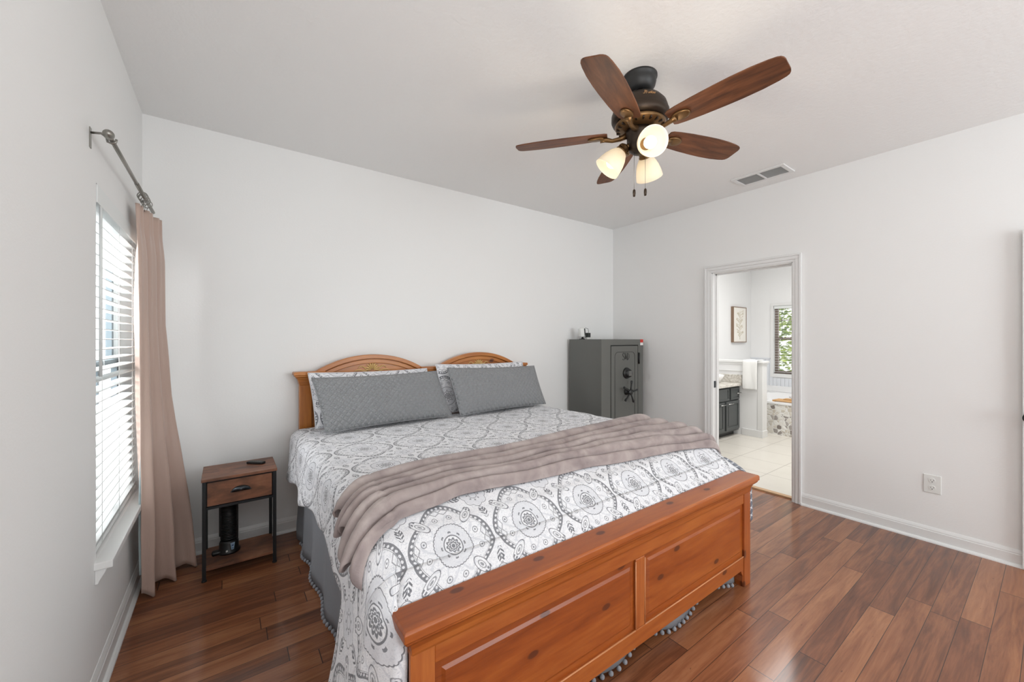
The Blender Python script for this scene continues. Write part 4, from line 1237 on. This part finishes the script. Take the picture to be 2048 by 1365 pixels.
# vanity
van = thing('vanity_cabinet', (5.9, -0.25, 0), 'charcoal bathroom vanity cabinet with panelled doors and bar pulls', 'cabinet')
VY = -0.525
B(5.2, 6.47, VY + 0.02, BYA - 0.006, 0.07, 0.71).build('body', CAB, van)
B(5.2, 6.44, VY + 0.08, BYA - 0.006, 0.0, 0.07).build('toe_kick', SAFEDK, van)
def panel_front(name, x0, x1, z0, z1, par, handle=None):
    m = MB(); m.box(x0, x1, VY, VY + 0.02, z0, z1)
    k = 0.045 if z1 - z0 > 0.25 else 0.025
    m.frame(1, VY - 0.008, VY, x0, x1, z0, z1, k)
    if z1 - z0 > 0.25: m.box(x0 + k + 0.02, x1 - k - 0.02, VY - 0.006, VY, z0 + k + 0.02, z1 - k - 0.02)
    o = m.build(name, CAB, par, bevel=0.002)
    if handle:
        hx0, hx1, hz_ = handle
        MB().tube([(hx0, VY - 0.008, hz_), (hx0, VY - 0.035, hz_), (hx1, VY - 0.035, hz_), (hx1, VY - 0.008, hz_)], 0.005, 8).build('handle', CHROME, o)
panel_front('door', 6.05, 6.43, 0.10, 0.505, van, (6.08, 6.20, 0.475))
panel_front('door', 5.62, 6.00, 0.10, 0.505, van, (5.87, 5.98, 0.475))
panel_front('drawer', 6.18, 6.43, 0.525, 0.69, van, (6.33, 6.44, 0.61))
panel_front('drawer_front', 5.62, 6.13, 0.525, 0.69, van)
ct = MB(); ct.box(5.2, 6.468, VY - 0.03, BYA - 0.006, 0.712, 0.748); 
ctp = tag(ct.build('countertop', GRANITE, bevel=0.004), 'speckled granite countertop on the charcoal vanity', 'countertop')
B(6.445, 6.468, VY - 0.03, BYA - 0.02, 0.7485, 0.865).build('backsplash', GRANITE, ctp, bevel=0.003)
sink = MB().lathe([(0.10, 0.749), (0.14, 0.76), (0.19, 0.82), (0.21, 0.865), (0.205, 0.868), (0.18, 0.82), (0.12, 0.77), (0.0001, 0.762)], (6.16, -0.22, 0), 36)
tag(sink.build('basin', PORC), 'white vessel basin on the granite countertop', 'sink')

# tub with pebble apron, tray
TX0, TY1, TZ = 6.87, -0.02, 0.475
tub = thing('bathtub', (7.4, -0.9, 0), 'white bathtub set in a deck with a pebble-tiled front', 'bathtub')
B(TX0, TX0 + 0.05, -2.2, BYA - 0.006, 0, TZ - 0.035).build('apron', PEBBLE, tub)['label'] = 'grey and cream pebble-tiled apron'
dk = MB(); dk.frame(2, TZ - 0.035, TZ, TX0 - 0.012, BX1 - 0.012, -2.2, BYA - 0.006, 0.13, 0.19)
dk.box(BX1 - 0.022, BX1 - 0.012, -2.2, BYA - 0.006, TZ, TZ + 0.10)
dk.build('deck', PORC, tub, bevel=0.008)
def tubf(u, v):
    a = 2 * pi * u; rx, ry = (BX1 - 0.16 - TX0 - 0.10) / 2, 0.915
    sq = lambda t: math.copysign(abs(t) ** 0.6, t)
    k = interp(v, [(0, 1.0), (0.5, 0.9), (0.8, 0.75), (1, 0.0)]); z = interp(v, [(0, TZ), (0.5, 0.25), (0.8, 0.09), (1, 0.07)])
    return Vector(((TX0 + BX1 - 0.06) / 2 + rx * k * sq(cos(a)), -1.035 + ry * k * sq(sin(a)), z))
MB().grid(tubf, 48, 12, flip=True).build('basin', PORC, tub)
tray = thing('bath_tray', (7.1, -0.95, TZ), 'light bamboo slatted tray lying across the tub edge', 'tray')
b = MB()
for i in range(4):
    x = TX0 + 0.02 + i * 0.06
    b.box(x, x + 0.045, -1.35, -0.78, TZ + 0.008, TZ + 0.022)
b.build('tray_slats', BAMBOO, tray, bevel=0.002)
b = MB()
for y in (-1.3, -1.05, -0.80): b.box(TX0 + 0.01, TX0 + 0.26, y - 0.012, y + 0.012, TZ + 0.0005, TZ + 0.009)
b.box(TX0 + 0.14, TX0 + 0.26, -1.30, -0.88, TZ + 0.022, TZ + 0.036)
b.build('crossbar', BAMBOO, tray)
MB().tube([(TX0 + 0.16, -1.0, TZ + 0.034), (TX0 + 0.12, -0.96, TZ + 0.075), (TX0 + 0.12, -1.20, TZ + 0.085), (TX0 + 0.16, -1.24, TZ + 0.034)], 0.003, 6).build('book_rest', CHROME, tray)

# framed print
ar = thing('framed_picture', (7.66, BYA, 1.63), 'narrow framed pale botanical print on the bathroom wall', 'picture')
AX0, AX1, AZ0, AZ1 = 7.415, 7.89, 1.33, 1.945
f = MB(); fd = 0.045; fw = 0.012
f.frame(1, BYA - fd, BYA, AX0, AX1, AZ0, AZ1, fw)
f.build('frame', FRAMEW, ar)
pr = B(AX0 + fw, AX1 - fw, BYA - fd + 0.006, BYA - 0.002, AZ0 + fw, AZ1 - fw).build('print', ART, ar)
g = MB(); yp = BYA - fd + 0.005
g.tube([(7.65, yp, 1.38), (7.65, yp, 1.55), (7.655, yp, 1.72), (7.65, yp, 1.87)], 0.003, 5)
for i in range(26):
    z = 1.42 + i * 0.017; s_ = 1 if i % 2 else -1
    L = 0.05 + 0.07 * abs(sin(i * 1.7)); u = 0.025 + 0.02 * sin(i)
    g.tube([(7.65, yp, z), (7.65 + s_ * L * 0.6, yp, z + u), (7.65 + s_ * L, yp, z + u * 1.6)], [0.002, 0.004, 0.003], 5)
    g.ball((7.65 + s_ * L, yp, z + u * 1.6), 0.012, 0.0008, 0.014, 8, 5)
g.build('sprig', SPRIG, pr)

# garden seen through the bathroom window
struct(B(BX1 + T, 14, -7, 5, -0.45, -0.4).build('ground', GROUND))
struct(B(BX1 + T, BX1 + T + 0.10, BW1, BW1 + 0.4, 0.2, 2.4).build('trim_4', BRICK))
def bush(name, cx, cy, r, h, n, label):
    root = thing(name, (cx, cy, -0.4), label, 'tree', 'garden trees outside the bathroom window')
    m = MB()
    for i in range(n):
        a = random.uniform(0, 2 * pi); q = random.random() ** 0.5; z = random.uniform(0.1, 1) * h
        rr = r * q * (1.0 - 0.4 * abs(z / h - 0.5))
        p = Vector((cx + rr * cos(a), cy + rr * sin(a), z - 0.4)); s_ = random.uniform(0.08, 0.16)
        R = Matrix.Rotation(random.uniform(0, 6.28), 4, 'Z') @ Matrix.Rotation(random.uniform(-1.2, 1.2), 4, 'X')
        m.add([p + (R @ Vector(v)) * s_ for v in ((-0.5, 0, 0), (0, -0.28, 0.05), (0.5, 0, 0), (0, 0.28, 0.05))], [(0, 1, 2, 3)])
    m.build('foliage', LEAF, root)
    MB().tube([(cx, cy, -0.4), (cx + 0.05, cy, h * 0.4), (cx, cy + 0.05, h * 0.7)], [0.07, 0.05, 0.02], 8).build('trunk', BARK, root)
bush('garden_tree', 10.6, 0.55, 0.95, 3.0, 2600, 'leafy green tree seen through the bathroom window, close to the brick edge')
bush('garden_tree', 13.1, 1.55, 1.2, 3.6, 2200, 'leafy green tree standing behind the nearer garden tree outside the bathroom window')
